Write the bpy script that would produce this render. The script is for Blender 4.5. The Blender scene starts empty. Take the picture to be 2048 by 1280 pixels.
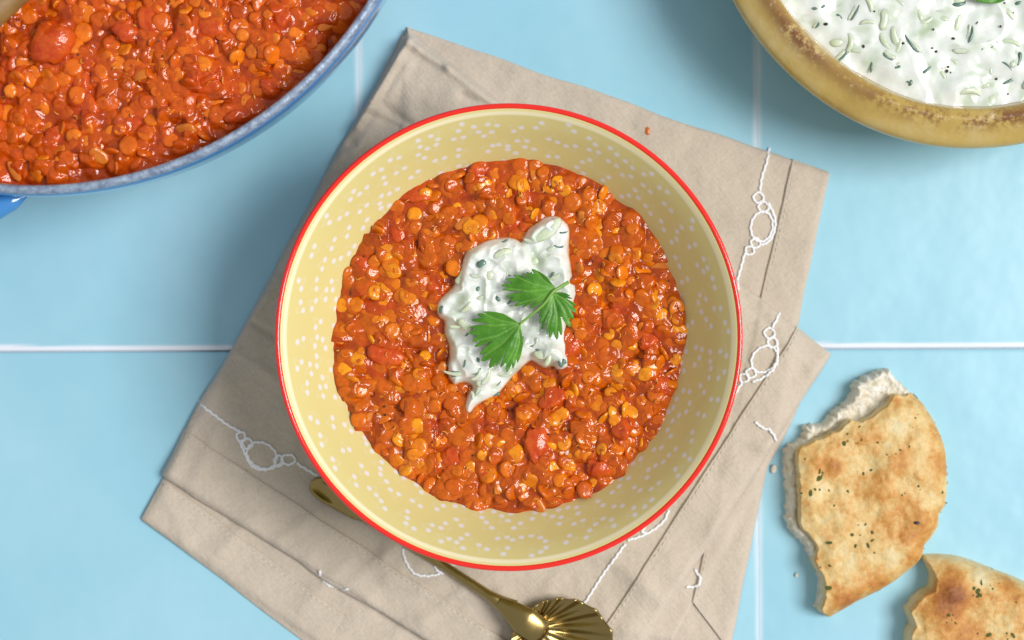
import bpy, bmesh, math, random
import numpy as np
from mathutils import Matrix, Vector, Euler
from mathutils.geometry import delaunay_2d_cdt

SC = bpy.context.scene
COL = SC.collection
MM = 0.001
HCAM = 700.0          # camera height above the table, mm
K = 0.18822           # mm per photograph pixel at table height

# ------------------------------------------------------------------ camera, world, light, exposure
cam_d = bpy.data.cameras.new('camera')
cam = bpy.data.objects.new('camera', cam_d); COL.objects.link(cam)
cam.location = (0, 0, HCAM * MM)
cam_d.sensor_width = 36.0
cam_d.lens = 36.0 * HCAM / (2048 * K)
cam_d.clip_start = 0.01; cam_d.clip_end = 50
cam_d.dof.use_dof = True
cam_d.dof.focus_distance = (HCAM - 44) * MM
cam_d.dof.aperture_fstop = 7.1
SC.camera = cam

w = bpy.data.worlds.new('World'); SC.world = w; w.use_nodes = True
bg = w.node_tree.nodes['Background']
bg.inputs['Color'].default_value = (0.95, 0.98, 1.0, 1)
bg.inputs['Strength'].default_value = 0.42

def area(name, loc, target, sx, sy, power, col):
    d = bpy.data.lights.new(name, 'AREA'); d.shape = 'RECTANGLE'; d.size = sx; d.size_y = sy
    d.energy = power; d.color = col
    o = bpy.data.objects.new(name, d); COL.objects.link(o); o.location = loc
    o.rotation_euler = (Vector(target) - Vector(loc)).to_track_quat('-Z', 'Y').to_euler()
    return o
area('window_light', (2.50, 0.10, 3.40), (0, 0, 0), 1.75, 1.75, 172.0, (1.0, 0.98, 0.95))

SC.view_settings.view_transform = 'Standard'
SC.view_settings.look = 'None'
SC.view_settings.exposure = 0.14
SC.view_settings.gamma = 1.0
SC.view_settings.use_curve_mapping = False

# ------------------------------------------------------------------ helpers
def px(x, y, z=0.0):
    f = K * (HCAM - z) / HCAM
    return ((x - 1024) * f, (640 - y) * f)
def pxs(pts, z=0.0):
    return np.array([px(a, b, z) for a, b in pts])

def hash2(ix, iy, seed):
    n = (ix.astype(np.int64) * 374761393 + iy.astype(np.int64) * 668265263 + seed * 1442695041) & 0xFFFFFFFF
    n = ((n ^ (n >> 13)) * 1274126177) & 0xFFFFFFFF
    n = ((n ^ (n >> 16)) * 2246822519) & 0xFFFFFFFF
    return ((n ^ (n >> 15)) & 0xFFFFFF) / float(0xFFFFFF)
def vnoise(X, Y, scale, seed=0):
    x = np.asarray(X) / scale; y = np.asarray(Y) / scale
    ix = np.floor(x); iy = np.floor(y); fx = x - ix; fy = y - iy
    fx = fx * fx * fx * (fx * (fx * 6 - 15) + 10); fy = fy * fy * fy * (fy * (fy * 6 - 15) + 10)
    a = hash2(ix, iy, seed); b = hash2(ix + 1, iy, seed); c = hash2(ix, iy + 1, seed); d = hash2(ix + 1, iy + 1, seed)
    return (a + (b - a) * fx) * (1 - fy) + (c + (d - c) * fx) * fy
def fbm(X, Y, scale, octv=3, seed=0):
    t = 0; amp = 1; tot = 0
    for o in range(octv):
        c, s = math.cos(0.7 * o + 0.4), math.sin(0.7 * o + 0.4)
        t = t + amp * (vnoise(X * c - Y * s, X * s + Y * c, scale / 2 ** o, seed + 17 * o) - 0.5); tot += amp; amp *= 0.5
    return t * 2 / tot                       # about -1..1
def sstep(a, b, x):
    t = np.clip((x - a) / (b - a), 0, 1); return t * t * (3 - 2 * t)

def gauss(A, s):
    r = int(3 * s) + 1
    k = np.exp(-0.5 * (np.arange(-r, r + 1) / s) ** 2); k /= k.sum()
    P = np.pad(A, ((r, r), (0, 0)), mode='edge')
    B = sum(k[i] * P[i:i + A.shape[0]] for i in range(2 * r + 1))
    P = np.pad(B, ((0, 0), (r, r)), mode='edge')
    return sum(k[i] * P[:, i:i + A.shape[1]] for i in range(2 * r + 1))

def polydist(X, Y, pts, closed=True):
    n = len(pts); d2 = np.full(np.shape(X), 1e12)
    for i in range(n if closed else n - 1):
        ax, ay = pts[i]; bx, by = pts[(i + 1) % n]
        vx, vy = bx - ax, by - ay
        t = np.clip(((X - ax) * vx + (Y - ay) * vy) / (vx * vx + vy * vy + 1e-12), 0, 1)
        d2 = np.minimum(d2, (X - ax - t * vx) ** 2 + (Y - ay - t * vy) ** 2)
    return np.sqrt(d2)
def inside(X, Y, pts):
    r = np.zeros(np.shape(X), bool); n = len(pts)
    for i in range(n):
        ax, ay = pts[i]; bx, by = pts[(i + 1) % n]
        if ay == by: continue
        c = ((ay > Y) != (by > Y)) & (X < (bx - ax) * (Y - ay) / (by - ay) + ax)
        r ^= c
    return r
def sdf(X, Y, pts):
    d = polydist(X, Y, pts); return np.where(inside(X, Y, pts), d, -d)
def smooth_poly(pts, it=2):
    p = np.array(pts, float)
    for _ in range(it):
        q = np.roll(p, -1, 0)
        p = np.stack([0.75 * p + 0.25 * q, 0.25 * p + 0.75 * q], 1).reshape(-1, 2)
    return p
def ragged(pts, amp, step, seed, closed=True):
    rng = np.random.RandomState(seed); out = []
    n = len(pts)
    for i in range(n if closed else n - 1):
        a = np.array(pts[i]); b = np.array(pts[(i + 1) % n]); L = np.linalg.norm(b - a); m = max(1, int(L / step))
        nrm = np.array([-(b - a)[1], (b - a)[0]]) / (L + 1e-9)
        for j in range(m):
            out.append(a + (b - a) * j / m + nrm * rng.uniform(-amp, amp))
    return np.array(out)

def mesh_obj(name, verts, faces, mat=None, parent=None, smooth=True, attrs=None):
    me = bpy.data.meshes.new(name)
    verts = np.asarray(verts, float) * MM
    me.from_pydata(verts.tolist(), [], faces if isinstance(faces, list) else faces.tolist())
    if smooth: me.shade_smooth()
    if attrs:
        for k, v in attrs.items():
            v = np.asarray(v, np.float32)
            if v.ndim == 2:
                a = me.color_attributes.new(k, 'FLOAT_COLOR', 'POINT')
                a.data.foreach_set('color', np.concatenate([v, np.ones((len(v), 1), np.float32)], 1).ravel())
            else:
                a = me.attributes.new(k, 'FLOAT', 'POINT'); a.data.foreach_set('value', v)
    me.update()
    o = bpy.data.objects.new(name, me); COL.objects.link(o)
    if mat: me.materials.append(mat)
    if parent: o.parent = parent
    return o
def empty(name, loc=(0, 0, 0)):
    o = bpy.data.objects.new(name, None); COL.objects.link(o); o.empty_display_size = 0.01
    o.location = Vector(loc) * MM
    return o
def put(child, parent):                     # parent while keeping world coordinates (parents are unrotated)
    child.parent = parent; child.matrix_parent_inverse = Matrix.Translation(-parent.location)
def tag(o, label=None, cat=None, group=None, kind=None):
    if label: o['label'] = label
    if cat: o['category'] = cat
    if group: o['group'] = group
    if kind: o['kind'] = kind
    return o

def height_mesh(name, xs, ys, Z, mask, mat, parent, attrs=None):
    ny, nx = Z.shape
    X, Y = np.meshgrid(xs, ys)
    q = mask[:-1, :-1] & mask[1:, :-1] & mask[:-1, 1:] & mask[1:, 1:]
    jj, ii = np.nonzero(q)
    f = np.stack([jj * nx + ii, jj * nx + ii + 1, (jj + 1) * nx + ii + 1, (jj + 1) * nx + ii], 1)
    used = np.zeros(nx * ny, bool); used[f.ravel()] = True
    idx = np.cumsum(used) - 1
    V = np.stack([X.ravel(), Y.ravel(), Z.ravel()], 1)[used]
    at = {k: (v.reshape(nx * ny, -1)[used] if v.ndim == 3 else v.ravel()[used]) for k, v in (attrs or {}).items()}
    o = mesh_obj(name, V, idx[f], mat, None, True, at)
    if parent: put(o, parent)
    return o
def lathe(name, prof, cx, cy, seg, mat, parent, closed=False, attrs=None, jitter=None):
    n = len(prof); a = np.linspace(0, 2 * np.pi, seg, endpoint=False)
    P = np.array(prof, float)
    R = P[:, 0][None, :] * np.ones((seg, 1)); Zz = P[:, 1][None, :] * np.ones((seg, 1))
    if jitter: R, Zz = jitter(R, Zz, a[:, None])
    V = np.stack([cx + R * np.cos(a)[:, None], cy + R * np.sin(a)[:, None], Zz], 2).reshape(-1, 3)
    I = np.arange(seg)[:, None]; J = np.arange(n if closed else n - 1)[None, :]
    I2 = (I + 1) % seg; J2 = (J + 1) % n
    f = np.stack([I * n + J, I2 * n + J, I2 * n + J2, I * n + J2], 2).reshape(-1, 4)
    o = mesh_obj(name, V, f, mat, None, True, attrs)
    if parent: put(o, parent)
    return o
def catmull(pts, n):
    p = [np.array(a, float) for a in pts]; p = [2 * p[0] - p[1]] + p + [2 * p[-1] - p[-2]]
    out = []
    for i in range(1, len(p) - 2):
        for t in np.linspace(0, 1, n, endpoint=False):
            a, b, c, d = p[i - 1], p[i], p[i + 1], p[i + 2]
            out.append(0.5 * (2 * b + (c - a) * t + (2 * a - 5 * b + 4 * c - d) * t * t + (3 * b - a - 3 * c + d) * t ** 3))
    out.append(p[-2]); return np.array(out)
def tube_geo(path, rad, seg=8, flat=1.0, caps=True):
    path = np.asarray(path, float); n = len(path)
    rad = np.ones(n) * rad if np.isscalar(rad) else np.asarray(rad)
    T = np.gradient(path, axis=0); T /= np.linalg.norm(T, axis=1)[:, None] + 1e-12
    U = np.cross(T, np.array([0, 0, 1.0])); U /= np.linalg.norm(U, axis=1)[:, None] + 1e-9
    W = np.cross(U, T)
    a = np.linspace(0, 2 * np.pi, seg, endpoint=False)
    V = path[:, None] + rad[:, None, None] * (np.cos(a)[None, :, None] * U[:, None] + flat * np.sin(a)[None, :, None] * W[:, None])
    V = V.reshape(-1, 3); F = []
    for i in range(n - 1):
        for j in range(seg):
            k = (j + 1) % seg
            F.append((i * seg + j, i * seg + k, (i + 1) * seg + k, (i + 1) * seg + j))
    if caps:
        F.append(tuple(range(seg - 1, -1, -1))); F.append(tuple((n - 1) * seg + j for j in range(seg)))
    return V, F
def join_geo(parts):
    V = []; F = []; o = 0
    for v, f in parts:
        V.append(v); F += [tuple(i + o for i in q) for q in f]; o += len(v)
    return np.concatenate(V), F

class Grid:                                  # height sampler on a (possibly uneven) grid
    def __init__(s, xs, ys, Z): s.xs, s.ys, s.Z = xs, ys, Z
    def __call__(s, x, y):
        x = np.asarray(x, float); y = np.asarray(y, float)
        i = np.clip(np.searchsorted(s.xs, x) - 1, 0, len(s.xs) - 2); j = np.clip(np.searchsorted(s.ys, y) - 1, 0, len(s.ys) - 2)
        fx = np.clip((x - s.xs[i]) / (s.xs[i + 1] - s.xs[i]), 0, 1); fy = np.clip((y - s.ys[j]) / (s.ys[j + 1] - s.ys[j]), 0, 1)
        Z = s.Z
        return (Z[j, i] * (1 - fx) + Z[j, i + 1] * fx) * (1 - fy) + (Z[j + 1, i] * (1 - fx) + Z[j + 1, i + 1] * fx) * fy

# ------------------------------------------------------------------ materials
class M:
    def __init__(s, name):
        s.m = bpy.data.materials.new(name); s.m.use_nodes = True; s.t = s.m.node_tree; s.n = s.t.nodes
        s.b = s.n['Principled BSDF']; s.tc = None
    def node(s, t, **kw):
        x = s.n.new(t)
        for k, v in kw.items():
            if k.startswith('i_'):
                x.inputs[k[2:].replace('_', ' ')].default_value = v
            else: setattr(x, k, v)
        return x
    def link(s, a, b): s.t.links.new(a, b)
    def set(s, **kw):
        for k, v in kw.items():
            k = k.replace('_', ' ')
            if isinstance(v, tuple) and len(v) == 3 and k != 'Subsurface Radius': v = (*v, 1)
            s.b.inputs[k].default_value = v
        return s
    def coord(s, kind='Object'):
        if not s.tc: s.tc = s.node('ShaderNodeTexCoord')
        return s.tc.outputs[kind]
    def noise(s, scale, detail=3, rough=0.5, coord=None, dist=0.0):
        x = s.node('ShaderNodeTexNoise'); x.inputs['Scale'].default_value = scale; x.inputs['Detail'].default_value = detail
        x.inputs['Roughness'].default_value = rough; x.inputs['Distortion'].default_value = dist
        s.link(coord or s.coord(), x.inputs['Vector']); return x.outputs['Fac']
    def ramp(s, fac, stops, interp='LINEAR'):
        r = s.node('ShaderNodeValToRGB'); e = r.color_ramp.elements; r.color_ramp.interpolation = interp
        while len(e) < len(stops): e.new(0.5)
        for q, (p, c) in zip(e, stops): q.position = p; q.color = (*c, 1) if len(c) == 3 else c
        s.link(fac, r.inputs['Fac']); return r.outputs['Color']
    def mix(s, fac, a, b, mode='MIX'):
        x = s.node('ShaderNodeMix'); x.data_type = 'RGBA'; x.blend_type = mode
        for v, i in ((fac, 0), (a, 6), (b, 7)):
            if hasattr(v, 'is_output'): s.link(v, x.inputs[i])
            else: x.inputs[i].default_value = (*v, 1) if isinstance(v, tuple) and len(v) == 3 else v
        return x.outputs[2]
    def math(s, op, a, b=0.0, c=None):
        x = s.node('ShaderNodeMath'); x.operation = op
        for i, v in enumerate((a, b) if c is None else (a, b, c)):
            if hasattr(v, 'is_output'): s.link(v, x.inputs[i])
            else: x.inputs[i].default_value = v
        return x.outputs[0]
    def attr(s, name):
        a = s.node('ShaderNodeAttribute'); a.attribute_name = name; return a
    def base(s, c): s.link(c, s.b.inputs['Base Color']); return s
    def bump(s, h, dist, strength=1.0):
        x = s.node('ShaderNodeBump'); x.inputs['Distance'].default_value = dist; x.inputs['Strength'].default_value = strength
        if s.b.inputs['Normal'].links: s.link(s.b.inputs['Normal'].links[0].from_socket, x.inputs['Normal'])
        s.link(h, x.inputs['Height']); s.link(x.outputs[0], s.b.inputs['Normal']); return s
    def rough(s, f): s.link(f, s.b.inputs['Roughness']); return s

# tile glaze
mt = M('blue_glaze').set(Roughness=0.32, IOR=1.5)
n1 = mt.noise(11, 4, 0.6); c1 = mt.ramp(n1, [(0.3, (0.265, 0.535, 0.660)), (0.7, (0.350, 0.610, 0.730))])
e = mt.attr('edge').outputs['Fac']
mt.base(mt.mix(e, c1, (0.74, 0.78, 0.86)))
mt.bump(mt.noise(28, 3), 0.0022, 0.35)
mg = M('grout').set(Roughness=0.9, Base_Color=(0.60, 0.64, 0.70)); mg.bump(mg.noise(900, 3), 0.0003)

def cloth_mat(name, col, weave=True):
    m = M(name).set(Roughness=0.95, Sheen_Weight=0.15, Sheen_Roughness=0.5)
    big = m.noise(22, 4, 0.6); fine = m.noise(900, 2, 0.6)
    c = m.ramp(big, [(0.25, tuple(v * 0.88 for v in col)), (0.75, tuple(min(1, v * 1.08) for v in col))])
    c = m.mix(0.5, c, m.ramp(fine, [(0.3, (0.88, 0.88, 0.87)), (0.7, (1.1, 1.1, 1.1))]), 'MULTIPLY')
    m.base(c)
    if weave:
        for ax in (0, 1):
            mp = m.node('ShaderNodeMapping'); mp.inputs['Rotation'].default_value = (0, 0, math.radians(-38 + 90 * ax))
            m.link(m.coord(), mp.inputs['Vector'])
            mp2 = m.node('ShaderNodeMapping'); mp2.inputs['Scale'].default_value = (1100, 150, 1); m.link(mp.outputs[0], mp2.inputs['Vector'])
            nn = m.noise(1.0, 2, 0.6, mp2.outputs[0]); m.bump(nn, 0.0003, 0.7)
    m.bump(m.noise(90, 4, 0.6), 0.0022, 0.5)
    return m.m
M_CLOTH = cloth_mat('beige_cotton', (0.545, 0.465, 0.380))
M_THREAD = M('white_thread').set(Base_Color=(0.83, 0.83, 0.86), Roughness=0.85).m
M_STITCH = M('beige_thread').set(Base_Color=(0.66, 0.60, 0.51), Roughness=0.9).m

# ------------------------------------------------------------------ table of blue tiles
TZ = 0.0
mgm = mg.m
table = mesh_obj('tabletop', [(-330, -270, -3.2), (330, -270, -3.2), (330, 300, -3.2), (-330, 300, -3.2)], [(0, 1, 2, 3)], mgm)
tag(table, 'table surface of large pale blue glazed tiles with white joints', 'tabletop', kind='structure')
def tile_mesh(wd, ht):
    # grid with dense lines near the edges; rounded arris; white where the glaze runs thin on the edge
    def line(L):
        e_ = np.array([0, 0.15, 0.35, 0.6, 0.9, 1.2, 1.6, 2.1, 2.8, 3.8, 5.5, 8, 12])
        return np.concatenate([-L / 2 + e_, np.linspace(-L / 2 + 18, L / 2 - 18, 10), (L / 2 - e_)[::-1]])
    xs, ys = line(wd), line(ht); X, Y = np.meshgrid(xs, ys)
    d = np.minimum(wd / 2 - np.abs(X), ht / 2 - np.abs(Y))
    dz_ = np.minimum(2.0 - 0.3 * np.clip(2.0 - (wd / 2 - np.abs(X)), 0, 2), ht / 2 - np.abs(Y))
    z = -0.45 * (1 - np.sqrt(np.clip(1 - (1 - np.clip(dz_ / 2.0, 0, 1)) ** 2, 0, 1))) - 0.2 * np.exp(-d / 6)
    d2 = np.minimum(wd / 2 - np.abs(X), ht / 2 + Y)          # the glaze runs thin on the sides and the near edge
    d2 = np.where(Y < 0, np.minimum(d2, 0.8 * (ht / 2 + Y)), d2)
    nz_ = 0.7 * (vnoise(X, Y, 3.0, 5) - 0.5) + 0.5 * (vnoise(X, Y, 14.0, 6) - 0.5)
    edge = np.maximum(0.5 * (1 - sstep(0.4, 2.3, wd / 2 - np.abs(X) + nz_)), 1 - sstep(1.3, 2.6, ht / 2 + Y + nz_))
    ny, nx = X.shape
    V = np.stack([X, Y, z], 2).reshape(-1, 3)
    F = [(j * nx + i, j * nx + i + 1, (j + 1) * nx + i + 1, (j + 1) * nx + i) for j in range(ny - 1) for i in range(nx - 1)]
    ring = [i for i in range(nx)] + [j * nx + nx - 1 for j in range(1, ny)] + [(ny - 1) * nx + i for i in range(nx - 2, -1, -1)] + [j * nx for j in range(ny - 2, 0, -1)]
    b = len(V); V = np.concatenate([V, np.array([(V[i][0], V[i][1], -6) for i in ring])]); m = len(ring)
    F += [(ring[k], b + k, b + (k + 1) % m, ring[(k + 1) % m]) for k in range(m)]
    ed = np.concatenate([edge.ravel(), np.array([edge.ravel()[i] for i in ring])])
    return V, F, ed
PITCH = 150.0
V, F, ed = tile_mesh(PITCH - 0.03, PITCH - 0.7)
t0 = mesh_obj('tile', V, F, mt.m, table, True, {'edge': ed})
jx, jy = px(1516, 700)
rng = random.Random(3); first = True
for a in range(-3, 2):
    for b in range(-2, 2):
        o = t0 if first else t0.copy()
        if not first: COL.objects.link(o); o.parent = table
        first = False
        o.rotation_euler = (rng.uniform(-.0006, .0006), rng.uniform(-.0006, .0006), 0)
        o.location = ((jx + (a + 0.5) * PITCH) * MM, (jy + (b + 0.5) * PITCH) * MM, (-0.3 if b < 0 else 0.0) * MM)
# the joints run a touch anticlockwise of the frame
table.rotation_euler = (0, 0, math.radians(0.2))

# ------------------------------------------------------------------ napkin
RX = np.arange(-170, 170.01, 0.5); RY = np.arange(-200, 125.01, 0.5)
GX, GY = np.meshgrid(RX, RY); HH = np.zeros_like(GX)
napkin = empty('napkin', (*px(950, 700), 0))
tag(napkin, 'folded beige cotton napkin with white embroidery under the yellow bowl', 'napkin')

def bil(q, s, t):
    q = [np.array(a) for a in q]
    return (q[0] * (1 - s) + q[1] * s) * (1 - t) + (q[3] * (1 - s) + q[2] * s) * t
def sheet(name, quad, thick, edge_w, wr, seed, step=1.0, drape=2.5, bow=0.0):
    """quad in photograph pixels (clockwise on the picture): one folded layer laid over what is below it"""
    global HH
    Q = pxs(quad, 2); A, B, C, D = Q
    ns = int(max(np.linalg.norm(B - A), np.linalg.norm(C - D)) / step); nt = int(max(np.linalg.norm(D - A), np.linalg.norm(C - B)) / step)
    def spaced(n, L):
        m = min(0.12, 2.5 / L); base = np.linspace(0, 1, n + 1)
        ext = np.array([0.002, 0.1, 0.22, 0.4, 0.65]) * (edge_w * 1.2 / L)
        return np.unique(np.concatenate([base, ext, 1 - ext]))
    S = spaced(ns, np.linalg.norm(B - A)); T = spaced(nt, np.linalg.norm(D - A))
    s, t = np.meshgrid(S, T)
    P = (A[None, None] * (1 - s)[..., None] + B * s[..., None]) * (1 - t)[..., None] + (D * (1 - s)[..., None] + C * s[..., None]) * t[..., None]
    X, Y = P[..., 0].copy(), P[..., 1].copy()
    # the outline wanders a little like real cloth
    wob = 1.0
    X += wob * fbm(X, Y, 26, 2, seed + 5); Y += wob * fbm(X, Y, 26, 2, seed + 6)
    d = np.min([np.abs(polydist(X, Y, [Q[i], Q[(i + 1) % 4]], False)) for i in range(4)], axis=0)
    # real distance from the wandering edge: use parametric distance
    dp = np.minimum(np.minimum(s * np.linalg.norm(B - A), (1 - s) * np.linalg.norm(B - A)), np.minimum(t * np.linalg.norm(D - A), (1 - t) * np.linalg.norm(D - A)))
    sup = np.maximum(gauss(HH, drape / 0.5), gauss(HH, 1.0))
    sup = np.maximum(sup, HH)
    g = Grid(RX, RY, sup)
    prof = np.sqrt(np.clip(1 - (1 - np.clip(dp / edge_w, 0, 1)) ** 2, 0, 1))
    wrk = wr(X, Y) * sstep(0, 3, dp)
    Z = g(X, Y) + thick * prof + 0.02 + wrk
    V = np.stack([X, Y, Z], 2).reshape(-1, 3); ny, nx = X.shape
    J, I = np.meshgrid(np.arange(ny - 1), np.arange(nx - 1), indexing='ij')
    F = np.stack([J * nx + I, (J + 1) * nx + I, (J + 1) * nx + I + 1, J * nx + I + 1], 2).reshape(-1, 4)
    o = mesh_obj(name, V, F, M_CLOTH, None, True); put(o, napkin)
    # rasterise the new top surface
    ins = inside(GX, GY, [tuple(q) for q in Q])
    dd = polydist(GX, GY, [tuple(q) for q in Q])
    pr = np.sqrt(np.clip(1 - (1 - np.clip(dd / edge_w, 0, 1)) ** 2, 0, 1))
    HH = np.where(ins, sup + thick * pr + 0.02 + wr(GX, GY) * sstep(0, 3, dd), HH)
    return o
def crease(X, Y, a, b, wdt, h, z=2):
    p = pxs([a, b], z); d = polydist(X, Y, p, False)
    return h * np.exp(-(d / wdt) ** 2)
def wr_low(X, Y):
    return 1.2 * np.abs(fbm(X, Y, 30, 3, 11)) + 0.6 * fbm(X, Y, 11, 3, 12) + 0.12 * fbm(X, Y, 4, 2, 19)
def wr_top(X, Y):
    z = 1.3 * np.abs(fbm(X, Y, 34, 3, 21)) + 0.5 * fbm(X, Y, 10, 3, 22) + 0.1 * fbm(X, Y, 4, 2, 29)
    for a, b, wd_, h in (((822, 82), (715, 255), 1.5, 1.7), ((822, 92), (898, 140), 1.5, 1.3), ((898, 140), (990, 212), 1.8, 1.2), ((835, 100), (700, 330), 2.2, .7),
                         ((800, 120), (740, 160), 2.5, 1.0), ((715, 222), (800, 255), 1.0, -0.7), ((770, 215), (830, 260), 1.6, -0.7),
                         ((925, 195), (1000, 222), 1.2, -0.6), ((640, 330), (720, 300), 1.6, 0.7), ((655, 250), (760, 330), 1.6, -0.5),
                         ((560, 560), (480, 660), 2.0, 0.6), ((500, 640), (580, 690), 1.4, -0.5), ((620, 400), (560, 470), 2.2, 0.6), ((470, 700), (560, 760), 2.0, 0.4), ((440, 860), (390, 960), 2.4, .45), ((640, 1020), (560, 1080), 2.4, .5), ((790, 1090), (700, 1170), 2.8, .6), ((930, 1170), (850, 1240), 2.6, .5), ((1000, 1180), (1090, 1270), 3, .6), ((1230, 1120), (1330, 1200), 3, .5), ((1540, 640), (1640, 760), 2.4, .5), ((1440, 860), (1540, 900), 2.2, .5)):
        z = z + crease(X, Y, a, b, wd_, 2.1 * h)
    return z
def wr_c(X, Y):
    z = 1.0 * np.abs(fbm(X, Y, 28, 3, 31)) + 0.45 * fbm(X, Y, 9, 3, 32)
    for a, b, wd_, h in (((520, 1030), (380, 1130), 3, 0.5), ((470, 1080), (400, 1150), 2, 0.5), ((700, 1120), (610, 1210), 3, 0.5), ((330, 980), (370, 1080), 3, .4), ((840, 1230), (760, 1300), 3, .5)):
        z = z + crease(X, Y, a, b, wd_, 2.0 * h)
    return z
sheet('cloth_layer', [(812, 50), (1661, 347), (1458, 1308), (760, 1165)], 1.5, 1.3, wr_low, 1)
sheet('cloth_layer', [(806, 70), (1640, 735), (1150, 1650), (281, 1040)], 1.7, 1.6, wr_c, 2)
def hem(a, b, c, d, thick, seed, step=0.6):
    """a-b outer edge, d-c inner (sewn) edge, photo pixels; a folded strip sewn along its inner edge"""
    global HH
    Q = pxs([a, b, c, d], 3)
    L = np.linalg.norm(Q[1] - Q[0]); wd = np.linalg.norm(Q[3] - Q[0])
    S = np.linspace(0, 1, int(L / 1.2) + 2)
    T = np.unique(np.concatenate([np.linspace(0, 1, int(wd / 1.0)), 1 - np.array([0, 0.02, 0.05, 0.12, 0.25, 0.45]) / wd, np.array([0, .05, .12, .25, .45]) / wd]))
    s, t = np.meshgrid(S, T)
    P = (Q[0] * (1 - s)[..., None] + Q[1] * s[..., None]) * (1 - t)[..., None] + (Q[3] * (1 - s)[..., None] + Q[2] * s[..., None]) * t[..., None]
    X, Y = P[..., 0].copy(), P[..., 1].copy()
    X += 0.35 * fbm(X, Y, 16, 2, seed); Y += 0.35 * fbm(X, Y, 16, 2, seed + 1)
    g = Grid(RX, RY, gauss(HH, 1.6))
    din = (1 - t) * wd; dout = t * wd
    prof = np.sqrt(np.clip(1 - (1 - np.clip(din / 0.45, 0, 1)) ** 2, 0, 1)) * np.sqrt(np.clip(1 - (1 - np.clip(dout / 0.9, 0, 1)) ** 2, 0, 1))
    sew = -0.22 * np.exp(-((din - 1.5) / 0.55) ** 2)
    Z = g(X, Y) + (thick + sew + 0.18 * fbm(X, Y, 8, 2, seed + 2)) * prof + 0.03 - 0.5 * (1 - sstep(0, 0.05, din)) - 0.3 * (1 - sstep(0, 0.05, dout))
    V = np.stack([X, Y, Z], 2).reshape(-1, 3); ny, nx = X.shape
    J, I = np.meshgrid(np.arange(ny - 1), np.arange(nx - 1), indexing='ij')
    F = np.stack([J * nx + I, J * nx + I + 1, (J + 1) * nx + I + 1, (J + 1) * nx + I], 2).reshape(-1, 4)
    o = mesh_obj('hem', V, F, M_CLOTH, None, True); put(o, napkin)
    ins = inside(GX, GY, [tuple(q) for q in Q]); HH = np.where(ins, HH + thick, HH)
    # stitches
    geo = []; u = Q[2] - Q[3]; Ls = np.linalg.norm(u); u = u / Ls; nrm = (Q[0] - Q[3]); nrm = nrm / np.linalg.norm(nrm)
    rr = random.Random(seed)
    k = 1.0
    gg = Grid(RX, RY, HH)
    while k < Ls - 2:
        p0 = Q[3] + u * k + nrm * 1.5; p1 = p0 + u * 1.5
        z0 = float(gg(p0[0], p0[1])) + 0.03; z1 = float(gg(p1[0], p1[1])) + 0.03
        geo.append(tube_geo([(p0[0], p0[1], z0 - .1), ((p0[0] + p1[0]) / 2, (p0[1] + p1[1]) / 2, (z0 + z1) / 2 + .03), (p1[0], p1[1], z1 - .1)], 0.17, 5))
        k += 2.5 + rr.uniform(-.1, .1)
    V, F = join_geo(geo); so = mesh_obj('stitching', V, F, M_STITCH, None); put(so, napkin); tag(so, kind='stuff')
    return o
hem((1661, 347), (1458, 1300), (1384, 1200), (1586, 318), 1.0, 41)
hem((281, 1040), (640, 1312), (690, 1232), (325, 958), 0.8, 45)
sheet('cloth_layer', [(812, 56), (1665, 709), (1156, 1473), (322, 950)], 3.0, 1.9, wr_top, 3)
hem((1665, 709), (1190, 1438), (1105, 1410), (1591, 652), 1.05, 51)
hem((322, 950), (1000, 1371), (1030, 1290), (368, 856), 1.0, 55)
HS = Grid(RX, RY, HH)

def thread(name, pts, n=12, r=0.52, closed=False, z=2.5):
    p = [px(a, b, z) for a, b in pts]
    if closed: p = p + [p[0]]
    c = catmull(p, n); L = np.concatenate([[0], np.cumsum(np.linalg.norm(np.diff(c, axis=0), axis=1))])
    m = max(6, int(L[-1] / 0.28)); li = np.linspace(0, L[-1], m)
    c = np.stack([np.interp(li, L, c[:, 0]), np.interp(li, L, c[:, 1])], 1)
    zz = HS(c[:, 0], c[:, 1]); zz = np.convolve(np.pad(zz, 3, mode='edge'), np.ones(7) / 7, 'valid')
    rad = r * (0.74 + 0.34 * np.abs(np.sin(li * 2.3 + 0.4 * np.sin(li))))
    side = 0.12 * np.sin(li * 2.3)
    T = np.gradient(c, axis=0); T /= np.linalg.norm(T, axis=1)[:, None] + 1e-9
    P = np.stack([c[:, 0] - T[:, 1] * side, c[:, 1] + T[:, 0] * side, zz + 0.28], 1)
    return tube_geo(P, rad, 8)
def circ(cx, cy, r, ry=None, rot=0, n=12):
    ry = ry or r; c, s = math.cos(rot), math.sin(rot)
    return [(cx + r * math.cos(a) * c - ry * math.sin(a) * s, cy + r * math.cos(a) * s + ry * math.sin(a) * c) for a in np.linspace(0, 2 * math.pi, n, endpoint=False)]
def embroidery(lines, loops):
    V, F = join_geo([thread('t', l) for l in lines] + [thread('t', c, closed=True, r=0.48) for c in loops])
    o = mesh_obj('embroidery', V, F, M_THREAD, None); put(o, napkin)
def z8(l): return [(1400 + a / 2, 260 + b / 2) for a, b in l]
embroidery([z8([(280, 68), (266, 130), (247, 190), (240, 245)]), z8([(272, 290), (298, 345), (300, 395), (280, 440), (245, 462)]), z8([(180, 490), (166, 540), (150, 600), (146, 640)])],
           [z8(circ(234, 270, 20)), z8(circ(254, 308, 20)), z8(circ(247, 386, 44, 60, 0.15)), z8(circ(222, 452, 19)), z8(circ(198, 482, 17))])
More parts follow.
